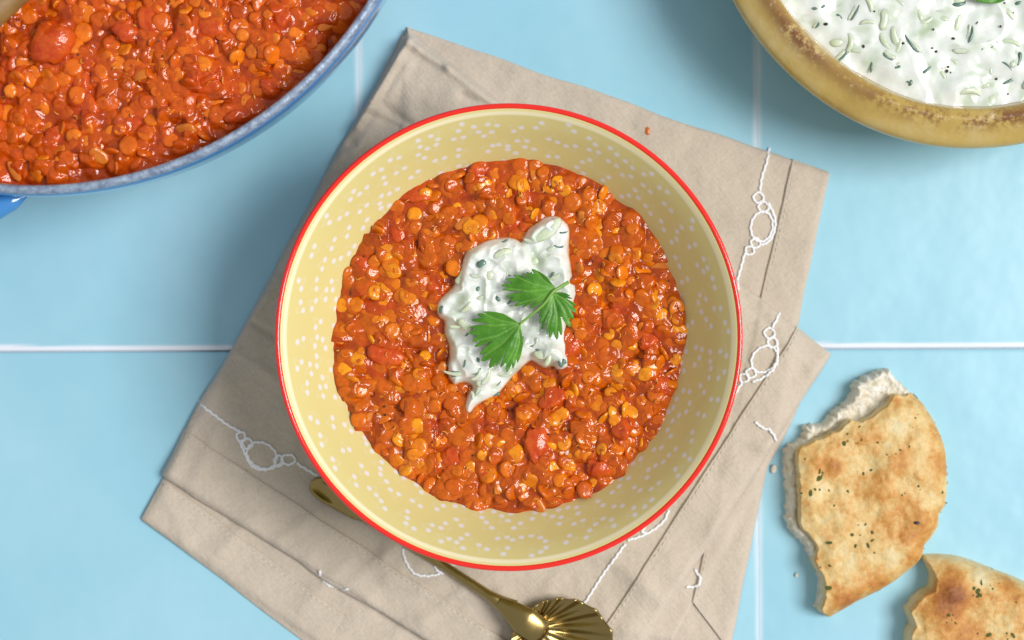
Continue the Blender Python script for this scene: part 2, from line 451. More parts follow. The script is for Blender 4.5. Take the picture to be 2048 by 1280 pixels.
embroidery([z8([(315, 730), (295, 765), (280, 790)]), z8([(296, 840), (300, 900), (285, 950), (240, 990), (200, 1005)]), z8([(160, 1010), (130, 1060), (110, 1100)])],
           [z8(circ(268, 812, 20)), z8(circ(280, 850, 19)), z8(circ(248, 915, 46, 58, 0.75)), z8(circ(195, 970, 19)), z8(circ(168, 990, 17))])
def z6(l): return [(260 + a / 2.461, 760 + b / 2.461) for a, b in l]
embroidery([z6([(335, 105), (430, 175), (490, 220), (548, 250)]), z6([(545, 300), (572, 360), (600, 415), (640, 437), (700, 432), (750, 405)]), z6([(825, 405), (880, 440), (940, 475)])],
           [z6(circ(552, 275, 22)), z6(circ(585, 310, 24)), z6(circ(655, 368, 78, 60, 0.55)), z6(circ(738, 395, 22, 26)), z6(circ(785, 388, 34, 24))])
embroidery([z6([(1345, 820), (1360, 880), (1400, 940), (1460, 955), (1530, 945)]), z6([(1500, 905), (1520, 930), (1545, 945)]), z6([(1560, 890), (1600, 905)])], [])
embroidery([z6([(938, 930), (945, 975), (985, 1010), (1040, 1025), (1082, 1022)])], [])
def z7(l): return [(780 + a / 2.327, 1000 + b / 2.327) for a, b in l]
embroidery([z7([(1292, 40), (1270, 90), (1215, 135), (1150, 165), (1100, 178)]), z7([(1090, 195), (1000, 320), (930, 430), (870, 520), (800, 630)]), z7([(1180, 115), (1170, 140), (1190, 150)])], [])
embroidery([z7([(1415, 320), (1440, 360), (1425, 395), (1375, 402)])], [])
embroidery([z8([(210, 1165), (225, 1175), (245, 1190), (265, 1193), (280, 1210), (298, 1240)])], [])
P = catmull([(*px(497, 940, 3), 5.6), (*px(507, 955, 3), 6.4), (*px(519, 968, 3), 6.2), (*px(523, 990, 3), 5.5)], 8)
P[:, 2] = HS(P[:, 0], P[:, 1]) + 0.4
V, F = tube_geo(P, 0.16, 6); lt = mesh_obj('loose_thread', V, F, M_STITCH, None); put(lt, napkin)

# ------------------------------------------------------------------ yellow bowl with a red rim
BC = np.array([-1.1, -5.9]); RIMZ = 62.0
bowl = empty('bowl', (*BC, 5)); tag(bowl, 'round yellow bowl with red rim and white cherry print', 'bowl')
BZ = 5.4                                    # underside of the foot on the cloth
prof_in = catmull([(0.01, 17), (26, 17.6), (44, 22), (55, 30.5), (61.6, 39), (67.8, 48), (73.0, 56), (77.2, 61.6)], 40)
# arc-length resample: dense where it shows
L = np.concatenate([[0], np.cumsum(np.linalg.norm(np.diff(prof_in, axis=0), axis=1))])
Lv = np.interp(34.0, prof_in[:, 1], L)
Ls = np.concatenate([np.linspace(0, Lv, 24, endpoint=False), np.linspace(Lv, L[-1], 100)])
pin = np.stack([np.interp(Ls, L, prof_in[:, 0]), np.interp(Ls, L, prof_in[:, 1])], 1)
lip = [(77.9, 62.4), (78.8, 62.7), (79.6, 62.2), (79.7, 61.2)]
pout = catmull([(79.4, 60), (75.5, 53), (70, 44), (63, 34), (53, 23), (42, 15), (34, 11.5), (33, 9), (33, BZ), (30, BZ), (29, 8.5), (0.01, 9.5)], 6)
prof = np.concatenate([pin, lip, pout])
SEG = 1150
colr = np.zeros((SEG, len(prof), 3)); YEL = np.array([0.66, 0.575, 0.245]); CREAM = np.array([0.86, 0.80, 0.55]); WHT = np.array([0.71, 0.69, 0.69])
colr[:] = YEL
arc = np.concatenate([Ls, np.full(len(prof) - len(Ls), 1e4)])
AA = np.linspace(0, 2 * np.pi, SEG, endpoint=False)[:, None] * np.ones((1, len(prof)))
rimd = L[-1] - arc
cream = np.where(arc < 1e3, 1 - sstep(0.7, 1.7, rimd), 0)
colr = colr * (1 - cream[None, :, None]) + CREAM * cream[None, :, None]
rs = np.random.RandomState(7); placed = []
tries = 0
while tries < 9000:
    tries += 1
    a0 = rs.uniform(0, 2 * math.pi); s0 = rs.uniform(Lv + 1, L[-1] - 4.2); r0 = np.interp(s0, L, prof_in[:, 0])
    if any((min(abs(a0 - a1), 2 * math.pi - abs(a0 - a1)) * r0) ** 2 + (s0 - s1) ** 2 < 6.1 ** 2 for a1, s1 in placed): continue
    placed.append((a0, s0))
    th = rs.uniform(0, 2 * math.pi) if rs.rand() < 0.75 else rs.uniform(-.5, .5)
    sel_i = np.nonzero(np.minimum(np.abs(AA[:, 0] - a0), 2 * np.pi - np.abs(AA[:, 0] - a0)) * r0 < 5)[0]
    sel_j = np.nonzero(np.abs(arc - s0) < 5)[0]
    da = (AA[np.ix_(sel_i, sel_j)] - a0 + np.pi) % (2 * np.pi) - np.pi
    U = da * r0; W = (arc[sel_j] - s0)[None, :] * np.ones_like(U)
    u = U * math.cos(th) + W * math.sin(th); v = -U * math.sin(th) + W * math.cos(th)
    mk = np.zeros_like(u)
    for q in (-1, 1):
        ex, ey = q * 1.65, -1.3 + q * 0.35
        mk = np.maximum(mk, 1 - sstep(0.66, 1.2, np.hypot((u - ex) * 0.9, v - ey)))
        sd_ = polydist(u, v, [(ex, ey), (q * 0.8, 0.9), (0.1, 2.2)], False)
        mk = np.maximum(mk, 0.22 * (1 - sstep(0.08, 0.42, sd_)))
    blk = colr[np.ix_(sel_i, sel_j)]
    colr[np.ix_(sel_i, sel_j)] = blk * (1 - mk[..., None]) + WHT * mk[..., None]
mb = M('yellow_print_glaze').set(Roughness=0.36, IOR=1.45)
mb.base(mb.attr('print').outputs['Color']); mb.bump(mb.noise(60, 2), 0.0006, 0.25)
lathe('body', prof, BC[0], BC[1], SEG, mb.m, bowl, attrs={'print': colr.reshape(-1, 3)})
mr = M('red_rim_glaze').set(Base_Color=(0.78, 0.018, 0.008), Roughness=0.14, Coat_Weight=0.4, Coat_Roughness=0.05)
ang = np.linspace(0, 2 * np.pi, 16, endpoint=False)
lathe('rim', [(79.3 + 0.98 * math.cos(a), 62.2 + 0.95 * math.sin(a)) for a in ang], BC[0], BC[1], 240, mr.m, bowl, closed=True)

# ------------------------------------------------------------------ lentil stew
def lens_geo(seed, seg=22):
    r_ = np.random.RandomState(seed)
    ph = r_.uniform(0, 6.28, 4); am = r_.uniform(0.0, 0.1, 4)
    a = np.linspace(0, 2 * np.pi, seg, endpoint=False)
    outl = 1 + sum(am[k] * np.cos((k + 1) * a + ph[k]) / (k * 0.5 + 1) for k in range(4))
    dent = r_.uniform(-0.05, 0.1); flatb = r_.uniform(0.25, 0.9); bulge = r_.uniform(0.20, 0.29); pw = r_.uniform(2.8, 6.0)
    V = [(0, 0, bulge * (1 - dent))]; F = []
    rr = [0.3, 0.58, 0.8, 0.93, 1.0, 0.94, 0.8, 0.45]
    zz = []
    for k, r0 in enumerate(rr):
        up = k < 4
        if up: z = bulge * (1 - r0 ** pw) ** 0.62 * (1 - dent * (1 - r0) * 2) + 0.03
        elif k == 4: z = 0.0
        else: z = -bulge * flatb * (1 - r0 ** 2.6) ** 0.62 - 0.04
        for j in range(seg):
            wob = 0.02 * math.sin(3 * a[j] + ph[0]) + 0.015 * math.sin(5 * a[j] + ph[1] + r0)
            V.append((r0 * outl[j] * math.cos(a[j]), r0 * outl[j] * math.sin(a[j]), z + wob * r0))
    V.append((0, 0, -bulge * flatb - 0.04))
    for j in range(seg): F.append((0, 1 + j, 1 + (j + 1) % seg))
    for k in range(len(rr) - 1):
        for j in range(seg):
            p, q = 1 + k * seg, 1 + (k + 1) * seg
            F.append((p + j, q + j, q + (j + 1) % seg, p + (j + 1) % seg))
    b = 1 + (len(rr) - 1) * seg; e_ = len(V) - 1
    for j in range(seg): F.append((b + (j + 1) % seg, b + j, e_))
    return np.array(V, float), F
LENS = [lens_geo(s) for s in range(10)]
LENS_FAR = [lens_geo(s, 10) for s in range(10)]

def wet(m, r=0.16):
    m.set(Roughness=r, IOR=1.46, Subsurface_Weight=0.15, Subsurface_Radius=(1.0, 0.35, 0.08), Subsurface_Scale=0.0016, Coat_Weight=0.0, Coat_Roughness=0.04)
def stew_mats(tagn, deep, mid, lo, hi):
    s = M(tagn + '_sauce'); wet(s, 0.07)
    n = s.noise(120, 4, 0.6); n2 = s.noise(700, 3, 0.6)
    c = s.ramp(n, [(0.30, deep), (0.68, mid)])
    tint = s.attr('tint').outputs['Fac']
    c = s.mix(s.math('MULTIPLY', tint, 0.75), c, tuple(a * .5 + b * .5 for a, b in zip(lo, mid)))
    red = s.attr('red').outputs['Fac']; c = s.mix(s.math('MULTIPLY', red, 0.4), c, (0.52, 0.042, 0.005))
    c = s.mix(0.35, c, s.ramp(n2, [(0.35, (0.6, 0.5, 0.45)), (0.65, (1.25, 1.3, 1.3))]), 'MULTIPLY')
    s.rough(s.ramp(s.noise(160, 3, 0.6), [(0.35, (.05,) * 3), (0.7, (.24,) * 3)]))
    s.base(c); s.bump(s.noise(380, 2, 0.5), 0.0008, 0.45); s.bump(s.noise(1400, 2, 0.5), 0.0002, 0.25)
    l = M(tagn + '_lentil'); wet(l, 0.09)
    oi = l.node('ShaderNodeObjectInfo').outputs['Random']; rv = l.attr('rand').outputs['Fac']
    rnd = l.math('FRACT', l.math('ADD', oi, rv))
    c = l.ramp(rnd, [(0.0, mid), (0.3, tuple(a * .4 + b * .6 for a, b in zip(mid, lo))), (0.55, lo), (1.0, hi)])
    vec = l.node('ShaderNodeVectorMath'); vec.operation = 'ADD'; l.link(l.node('ShaderNodeNewGeometry').outputs['Position'], vec.inputs[0])
    vec.inputs[1].default_value = (3.1, 1.7, 0.4)
    n = l.noise(210, 4, 0.65, vec.outputs[0])
    c = l.mix(l.math('MULTIPLY', l.ramp(n, [(0.38, (0, 0, 0)), (0.60, (1, 1, 1))]), 0.48), c, tuple(a * .45 + b * .55 for a, b in zip(deep, mid)))
    l.rough(l.ramp(l.noise(170, 3, 0.6, vec.outputs[0]), [(0.35, (.06,) * 3), (0.7, (.30,) * 3)]))
    l.base(c); l.bump(l.noise(900, 2, 0.5, vec.outputs[0]), 0.0003, 0.35); l.bump(l.noise(330, 2, 0.5, vec.outputs[0]), 0.0007, 0.45)
    return s.m, l.m
tm = M('tomato_flesh'); wet(tm, 0.15)
tm.base(tm.ramp(tm.noise(240, 4, 0.6), [(0.3, (0.44, 0.034, 0.004)), (0.7, (0.64, 0.105, 0.010))])); tm.bump(tm.noise(500, 3), 0.0007, 0.6); M_TOM = tm.m
on = M('cooked_onion'); wet(on, 0.16)
on.base(on.ramp(on.noise(260, 3), [(0.3, (0.55, 0.13, 0.010)), (0.7, (0.66, 0.22, 0.025))])); on.bump(on.noise(600, 3), 0.0004, 0.5); M_ON = on.m
sk = M('lentil_skin').set(Roughness=0.25, Subsurface_Weight=0.2, Subsurface_Radius=(1, .4, .1), Subsurface_Scale=0.001)
sk.base(sk.ramp(sk.noise(300, 2), [(0.3, (0.62, 0.18, 0.012)), (0.7, (0.76, 0.34, 0.045))])); M_SKIN = sk.m
M_PEP = M('ground_pepper').set(Base_Color=(0.018, 0.012, 0.009), Roughness=0.6).m

def lump_geo(seed, lx, ly, lz, amp=0.25):
    bm = bmesh.new(); bmesh.ops.create_icosphere(bm, subdivisions=3, radius=1)
    V = np.array([v.co[:] for v in bm.verts]); F = [tuple(v.index for v in f.verts) for f in bm.faces]; bm.free()
    n = fbm(V[:, 0] * 10 + V[:, 2] * 7 + seed * 31, V[:, 1] * 10 - V[:, 2] * 5, 8, 3, seed)
    V = V * (1 + amp * n)[:, None]
    V = np.sign(V) * np.abs(V) ** 0.85
    return V * np.array([lx, ly, lz]), F
def sliver_geo(rnd, L, wd, curl):
    n = 7; t = np.linspace(-1, 1, n)
    pts = np.stack([L / 2 * np.sin(t * curl) / curl, L / 2 * (1 - np.cos(t * curl)) / curl * 1.0, 0.12 * L * (1 - t ** 2)], 1)
    return tube_geo(pts, wd * np.sqrt(np.clip(1.02 - t ** 2, 0.02, 1)), 6, 0.45)

def make_stew(label, cx, cy, R, z0, xs, ys, seed, mats, view, n_part, n_rest, n_sub, keep, ntom, non, nskin, base_fn=None, box=None, tomatoes=(), fill=0):
    """view: function (x,y)->bool, where pieces are shown; keep: where the surface exists"""
    rs = np.random.RandomState(seed); ms, ml = mats
    root = empty('lentil_stew', (cx, cy, z0 - 8)); tag(root, label, 'stew')
    X, Y = np.meshgrid(xs, ys)
    Z = z0 + 1.9 * fbm(X, Y, 22, 2, seed) + 1.35 * fbm(X, Y, 9, 2, seed + 1) + 0.4 * fbm(X, Y, 4.2, 2, seed + 3) + 0.13 * fbm(X, Y, 1.7, 2, seed + 2)
    if base_fn: Z = Z + base_fn(X, Y)
    tint = np.zeros_like(Z); red = 0.9 * sstep(0.15, 0.6, fbm(X, Y, 11, 3, seed + 9))
    def win(x, y, r):
        i0, i1 = np.searchsorted(xs, [x - r, x + r]); j0, j1 = np.searchsorted(ys, [y - r, y + r]); return slice(j0, j1), slice(i0, i1)
    x0, x1, y0, y1 = xs[0], xs[-1], ys[0], ys[-1]
    if box: x0, x1, y0, y1 = box
    ux, uy = rs.uniform(x0, x1, 90000), rs.uniform(y0, y1, 90000)
    ok = ((ux - cx) ** 2 + (uy - cy) ** 2 < (R - 2.6) ** 2) & view(ux, uy)
    it = iter(list(zip(ux[ok], uy[ok])))
    # lentils drowned in the sauce: smooth swellings of its surface
    for k in range(n_sub):
        x, y = next(it); r = rs.uniform(2.2, 3.6); sl = win(x, y, r * 1.35)
        if X[sl].size < 4: continue
        d = np.hypot(X[sl] - x, Y[sl] - y) / r
        tx, ty = rs.normal(0, .28, 2)
        zc = float(np.mean(Z[sl])) + rs.uniform(-0.3, 0.35)
        cap = zc + 0.62 * np.clip(1 - d ** 4, 0, 1) ** 0.6 - 2.2 * np.clip(d - 0.96, 0, 9) + tx * (X[sl] - x) + ty * (Y[sl] - y)
        k_ = 0.28; h = np.clip(0.5 + 0.5 * (cap - Z[sl]) / k_, 0, 1)
        Z[sl] = Z[sl] * (1 - h) + cap * h + k_ * h * (1 - h)
        tint[sl] = tint[sl] * (1 - h * (d < 1.05)) + h * (d < 1.05) * rs.uniform(0.25, 1)
    g = Grid(xs, ys, Z)
    # proud lentils
    pts = []; tries = 0
    cell = {}
    def far(x, y, dmin):
        ci, cj = int(x // 4), int(y // 4)
        for a in range(ci - 2, ci + 3):
            for b in range(cj - 2, cj + 3):
                for (u, v, dm) in cell.get((a, b), ()):
                    if (u - x) ** 2 + (v - y) ** 2 < dmin * dmin: return False
        return True
    big = []
    for k in range(-len(tomatoes), ntom + non):
        if k < 0: fx, fy, flx, fly, flz = tomatoes[k]; x, y = px(fx, fy, z0)
        for _ in range(400 if k >= 0 else 0):
            x, y = next(it)
            if far(x, y, 4.4) and all((x - a) ** 2 + (y - b) ** 2 > 15 ** 2 for a, b in big): break
        else:
            if k >= 0: continue
        big.append((x, y)); cell.setdefault((int(x // 4), int(y // 4)), []).append((x, y, 3))
        z = float(g(x, y))
        if k < ntom:
            lx, ly, lz = rs.uniform(3.0, 5.6), rs.uniform(2.0, 3.4), rs.uniform(1.3, 1.9)
            if k < 0: lx, ly, lz = flx, fly, flz
            V, F = lump_geo(seed + k, lx, ly, lz, 0.6); nm, mm_ = 'tomato_piece', M_TOM; dz = -0.6
        else:
            lx, ly, lz = rs.uniform(2.6, 4.2), rs.uniform(1.5, 2.4), rs.uniform(0.7, 1.0)
            V, F = lump_geo(seed + k, lx, ly, lz, 0.3); nm, mm_ = 'onion_piece', M_ON; dz = -0.1
            V[:, 2] += 0.06 * V[:, 0] ** 2 * rs.uniform(-1, 1)
        o = mesh_obj(nm, V, F, mm_); o.location = Vector((x, y, z + dz)) * MM
        o.rotation_euler = (rs.normal(0, .22), rs.normal(0, .22), rs.uniform(0, 6.28)); put(o, root)
        sl = win(x, y, lx + 2); d = np.hypot(X[sl] - x, Y[sl] - y)
        Z[sl] += 0.55 * np.exp(-((np.clip(d - ly, 0, 9)) / 1.0) ** 2); red[sl] = np.maximum(red[sl], (k < ntom) * np.exp(-(d / (lx * 1.1)) ** 4))
    while len(pts) < n_part + n_rest:
        try: x, y = next(it)
        except StopIteration: break
        dmin = 4.9 if len(pts) < n_part else 3.4
        if len(pts) >= n_part: dmin = 3.4
        tries += 1
        if not far(x, y, dmin - min(1.2, tries / 9000)): continue
        cell.setdefault((int(x // 4), int(y // 4)), []).append((x, y, dmin)); pts.append((x, y))
    lens_me = []
    for k, (V, F) in enumerate(LENS):
        me = bpy.data.meshes.new('lentil'); me.from_pydata((V * MM).tolist(), [], F); me.shade_smooth(); me.materials.append(ml); lens_me.append(me)
    joined = []; jr = []
    for k, (x, y) in enumerate(pts):
        part = k < n_part
        r = (rs.uniform(2.5, 3.5) if rs.rand() < .75 else rs.uniform(1.5, 2.5)) if part else rs.uniform(1.9, 3.2)
        tl = abs(rs.normal(0, 0.24)) if rs.rand() < 0.86 else rs.uniform(0.6, 1.35)
        az = rs.uniform(0, 6.28); th = rs.uniform(1.0, 1.35)
        # follow the slope of the sauce
        e_ = 1.5; nx_ = -(g(x + e_, y) - g(x - e_, y)) / (2 * e_); ny_ = -(g(x, y + e_) - g(x, y - e_)) / (2 * e_)
        nrm = Vector((float(nx_) * .8 + math.sin(tl) * math.cos(az), float(ny_) * .8 + math.sin(tl) * math.sin(az), math.cos(tl) + 0.05)).normalized()
        q = nrm.to_track_quat('Z', 'Y').to_matrix().to_4x4()
        z = float(g(x, y)) + (rs.uniform(-0.85, -0.12) if part else rs.uniform(-1.0, -0.55))
        mat = Matrix.Translation((x, y, z)) @ q @ Matrix.Rotation(rs.uniform(0, 6.28), 4, 'Z') @ Matrix.Diagonal((r, r * rs.uniform(.9, 1.05), r * th, 1))
        vi = rs.randint(len(LENS))
        if part:
            o = bpy.data.objects.new('lentil', lens_me[vi]); COL.objects.link(o); o.parent = root
            mw = Matrix.Diagonal((MM, MM, MM, 1)) @ mat @ Matrix.Diagonal((1 / MM, 1 / MM, 1 / MM, 1))
            o.matrix_local = Matrix.Translation(-root.location) @ mw
        else:
            V, F = LENS[vi]; A = np.array(mat); joined.append((V @ A[:3, :3].T + A[:3, 3], F)); jr += [rs.rand()] * len(V)
        # sauce climbs up round the lentil
        sl = win(x, y, r + 1.9); d = np.hypot(X[sl] - x, Y[sl] - y)
        if part: Z[sl] += rs.uniform(0.15, 0.55) * np.exp(-((np.clip(d - r * .85, 0, 9)) / 0.9) ** 2)
    nf = 0
    while nf < fill:                          # the rest of the pot, outside the picture
        x, y = cx + rs.uniform(-R, R), cy + rs.uniform(-R, R)
        if (x - cx) ** 2 + (y - cy) ** 2 > (R - 2.6) ** 2 or (box[0] - 1 < x < box[1] + 1 and box[2] - 1 < y < box[3] + 1): continue
        nf += 1; r = rs.uniform(2.0, 3.4)
        mat = Matrix.Translation((x, y, float(g(x, y)) + rs.uniform(-.8, 0))) @ Euler((rs.normal(0, .3), rs.normal(0, .3), rs.uniform(0, 6))).to_matrix().to_4x4() @ Matrix.Diagonal((r, r, r * 1.1, 1))
        V, F = LENS_FAR[rs.randint(10)]; A = np.array(mat); joined.append((V @ A[:3, :3].T + A[:3, 3], F)); jr += [rs.rand()] * len(V)
    if joined:
        V, F = join_geo(joined)
        o = mesh_obj('deeper_lentils', V, F, ml, None, True, {'rand': jr}); put(o, root); tag(o, kind='stuff')
    # curled skins and pepper grains
    geo = []; pep = []
    for k in range(nskin):
        x, y = next(it); z = float(g(x, y)) + rs.uniform(0.5, 1.15)
        V, F = sliver_geo(rs, rs.uniform(1.6, 3.4), rs.uniform(0.16, 0.34), rs.uniform(0.5, 1.7))
        A = np.array(Euler((rs.normal(0, .5), rs.normal(0, .5), rs.uniform(0, 6.28))).to_matrix()); geo.append((V @ A.T + np.array([x, y, z]), F))
    if geo:
        V, F = join_geo(geo); o = mesh_obj('lentil_skins', V, F, M_SKIN); put(o, root); tag(o, kind='stuff')
    for k in range(max(16, nskin // 5)):
        x, y = next(it); z = float(g(x, y)) + 0.55; V, F = lump_geo(k + seed, rs.uniform(.2, .45), rs.uniform(.2, .4), .25, .4); pep.append((V + np.array([x, y, z]), F))
    V, F = join_geo(pep); o = mesh_obj('pepper_grains', V, F, M_PEP); put(o, root); tag(o, kind='stuff')
    height_mesh('sauce', xs, ys, Z, keep(X, Y), ms, root, {'tint': tint, 'red': red})
    return Grid(xs, ys, Z)

YOG_PX = [(1091, 431), (1120, 430), (1143, 458), (1136, 497), (1142, 526), (1145, 558), (1155, 578), (1149, 601), (1136, 640), (1131, 659), (1133, 705), (1140, 723), (1137, 737),
          (1117, 743), (1106, 731), (1088, 738), (1070, 725), (1061, 720), (1041, 738), (1020, 759), (998, 790), (973, 799), (951, 813), (940, 829), (930, 824), (928, 810), (935, 788), (948, 774),
          (926, 763), (908, 772), (903, 763), (897, 756), (894, 734), (899, 713), (897, 684), (887, 666), (890, 641), (876, 634), (872, 616), (876, 598), (908, 572), (919, 544), (930, 501), (948, 492),
          (980, 477), (1020, 472), (1038, 479), (1043, 484), (1052, 461), (1070, 447)]
YOG = smooth_poly(pxs(YOG_PX, 44), 2)
BS = stew_mats('bowl', (0.24, 0.028, 0.0003), (0.53, 0.084, 0.001), (0.72, 0.182, 0.003), (0.87, 0.34, 0.009))
PS = stew_mats('pot', (0.25, 0.025, 0.0006), (0.56, 0.076, 0.002), (0.71, 0.142, 0.005), (0.84, 0.235, 0.011))
bx = np.arange(BC[0] - 69, BC[0] + 69, 0.34); by = np.arange(BC[1] - 69, BC[1] + 69, 0.34)
def bview(x, y): return ~inside(x, y, YOG)
STEW = make_stew('chunky orange red lentil stew filling the yellow bowl', BC[0], BC[1], 63.5, 40.0, bx, by, 101, BS,
                 bview, 300, 150, 420, lambda X, Y: np.hypot(X - BC[0], Y - BC[1]) < 67.0, 9, 14, 130, tomatoes=[(1072, 888, 6.2, 4.6, 2.4), (908, 914, 4.0, 3.4, 2.0), (1195, 935, 4.2, 3.0, 1.8), (770, 705, 6.5, 4.0, 2.4), (1240, 850, 5.5, 3.6, 2.2), (1330, 770, 5.0, 3.4, 2.0), (960, 345, 5, 3.2, 2), (800, 470, 4.5, 3, 2)])

# ------------------------------------------------------------------ spoonful of yogurt on the stew
my = M('yogurt').set(Roughness=0.24, IOR=1.4, Subsurface_Weight=0.45, Subsurface_Radius=(1, .9, .75), Subsurface_Scale=0.0016, Coat_Weight=0.25, Coat_Roughness=0.08)
my.base(my.mix(my.attr('green').outputs['Fac'], my.ramp(my.noise(150, 3), [(0.3, (0.66, 0.71, 0.65)), (0.6, (0.76, 0.78, 0.755))]), (0.44, 0.54, 0.37)))
my.base(my.mix(my.attr('stain').outputs['Fac'], my.b.inputs['Base Color'].links[0].from_socket, (0.66, 0.30, 0.08))); my.bump(my.noise(260, 2), 0.0006, 0.3); M_YOG = my.m
mc = M('cucumber_flesh').set(Roughness=0.22, Subsurface_Weight=0.5, Subsurface_Radius=(1, 1, .6), Subsurface_Scale=0.002)
mc.base(mc.ramp(mc.noise(200, 3), [(0.3, (0.52, 0.61, 0.41)), (0.7, (0.68, 0.73, 0.60))])); M_CUC = mc.m
md = M('cucumber_skin').set(Roughness=0.25, Coat_Weight=0.3)
md.base(md.ramp(md.noise(260, 3), [(0.3, (0.04, 0.10, 0.08)), (0.7, (0.22, 0.33, 0.27))])); M_DCUC = md.m
yog = empty('yogurt_dollop', (*px(1015, 620, 42), 40)); tag(yog, 'dollop of white cucumber yogurt in the middle of the lentil stew', 'yogurt')
yx = np.arange(YOG[:, 0].min() - 2, YOG[:, 0].max() + 2, 0.3); yy = np.arange(YOG[:, 1].min() - 2, YOG[:, 1].max() + 2, 0.3)
X, Y = np.meshgrid(yx, yy); sd = sdf(X, Y, YOG)
rid = 1 - np.abs(fbm(X, Y, 13, 3, 77)) * 2
dome = np.where(sd > 0, 2.1 * np.sqrt(np.clip(1 - (1 - np.clip(sd / 2.2, 0, 1)) ** 2, 0, 1)) + 3.2 * (1 - np.exp(-sd / 5.5)), 2.6 * sd)
YZ = 40.6 + gauss(STEW(X, Y) - 40.6, 8) * 0.6 + dome + sstep(0, 3, sd) * (1.6 * rid + 1.3 * fbm(X, Y, 6, 2, 78) + 1.5 * (1 - np.abs(fbm(X * .8 + Y * .3, Y - X * .3, 6.5, 2, 80))) ** 3 + 0.22 * fbm(X, Y, 2.2, 2, 79))
for (ax, ay), (cx_, cy_), wd_, h in (((1095, 440), (1040, 530), 3.0, 1.6), ((1050, 470), (1085, 560), 2.0, -1.5), ((930, 510), (885, 610), 2.5, 1.2), ((940, 560), (1000, 520), 2.6, 1.2), ((900, 620), (960, 640), 1.8, -1.4), ((905, 690), (960, 760), 2.4, 1.3), ((1000, 700), (1100, 700), 2.6, 1.2)):
    p = pxs([(ax, ay), (cx_, cy_)], 46); YZ = YZ + sstep(0, 3, sd) * h * np.exp(-(polydist(X, Y, p, False) / wd_) ** 2)
height_mesh('yogurt', yx, yy, YZ + sstep(0.5, 2.5, sd) * (0.28 * fbm(X, Y, 4, 2, 91)), sd > -1.5, M_YOG, yog, {'green': 0.65 * sstep(0.25, 0.75, fbm(X, Y, 9, 3, 83)) + 0.5 * sstep(.35, .8, fbm(X, Y, 4, 2, 84)), 'stain': 0.8 * (1 - sstep(-0.2, 0.9, sd + 0.5 * fbm(X, Y, 3, 2, 88)))})
YG = Grid(yx, yy, YZ)
def shred(rnd, x, y, L, wd, th, curl, rotz, z, mat, name, parent, seed, tilt=0.1):
    n = 12; t = np.linspace(-1, 1, n)
    c = max(curl, 1e-3)
    pts = np.stack([L / 2 * np.sin(t * c) / c, L / 2 * (1 - np.cos(t * c)) / c, 0.15 * L * (1 - t * t) * rnd.uniform(0, .5)], 1)
    wv = wd * (np.clip(1.03 - np.abs(t) ** rnd.uniform(2.5, 5), 0.05, 1)) ** 0.5 * (1 + 0.18 * np.sin(3 * t + seed))
    V, F = tube_geo(pts, wv, 8, th / wd)
    o = mesh_obj(name, V, F, mat); o.location = Vector((x, y, z)) * MM
    o.rotation_euler = (rnd.uniform(-tilt, tilt) * 2, rnd.uniform(-tilt, tilt), rotz); put(o, parent); return o
def z4(a, b, z=46): return px(840 + a / 2.7825, 400 + b / 2.7825, z)
rr = random.Random(12)
for a, b, L, wd, rot, dark in ((340, 352, 3.6, 1.5, .6, 1), (420, 556, 3.4, 1.3, .4, 1), (198, 968, 4.2, 1.1, .1, 1), (772, 262, 3.8, .35, -.1, 1), (468, 232, 3.4, .4, .5, 1), (322, 495, 2.0, .7, 1.0, 1),
                               (742, 405, 4.6, .45, 1.1, 1), (330, 885, 2.6, .9, .6, 1), (420, 1082, 3.0, .8, .2, 1), (155, 920, 1.6, .7, 1.2, 1), (120, 610, 3.0, .9, 1.2, 1), (790, 905, 3.0, 1.3, .7, 1), (575, 770, 2.4, .5, 1.4, 1),
                               (705, 175, 13.5, 2.3, .62, 0), (385, 415, 5.0, 1.8, .9, 0), (620, 345, 5.0, 1.7, .3, 0), (250, 700, 6.0, 1.4, -.7, 0), (680, 860, 6, 1.6, .1, 0), (230, 430, 6, 1.5, 1.1, 0), (460, 300, 7, 1.5, .4, 0), (600, 560, 6, 1.6, 1.0, 0), (350, 1010, 5, 1.4, .5, 0)):
    x, y = z4(a, b)
    z = float(YG(x, y)) - (0.42 * wd if dark else 0.5 * wd)
    shred(rr, x, y, L, wd, wd * (0.5 if dark else 0.55), rr.uniform(.1, .7), rot, z, M_DCUC if dark else M_CUC, 'cucumber_shred', yog, a)

for k in range(46):
    while True:
        x = rr.uniform(YOG[:, 0].min(), YOG[:, 0].max()); y = rr.uniform(YOG[:, 1].min(), YOG[:, 1].max())
        if float(sdf(np.array([x]), np.array([y]), YOG)[0]) > 2.0: break
    dark = k % 3 == 0; wd = rr.uniform(.22, .4) if dark else rr.uniform(.5, .9)
    shred(rr, x, y, rr.uniform(2, 4.5) if dark else rr.uniform(4, 9), wd, wd * .5, rr.uniform(.2, 1.1), rr.uniform(-.2, 1.6), float(YG(x, y)) - wd * (.3 if dark else .42), M_DCUC if dark else M_CUC, 'cucumber_shred', yog, k)

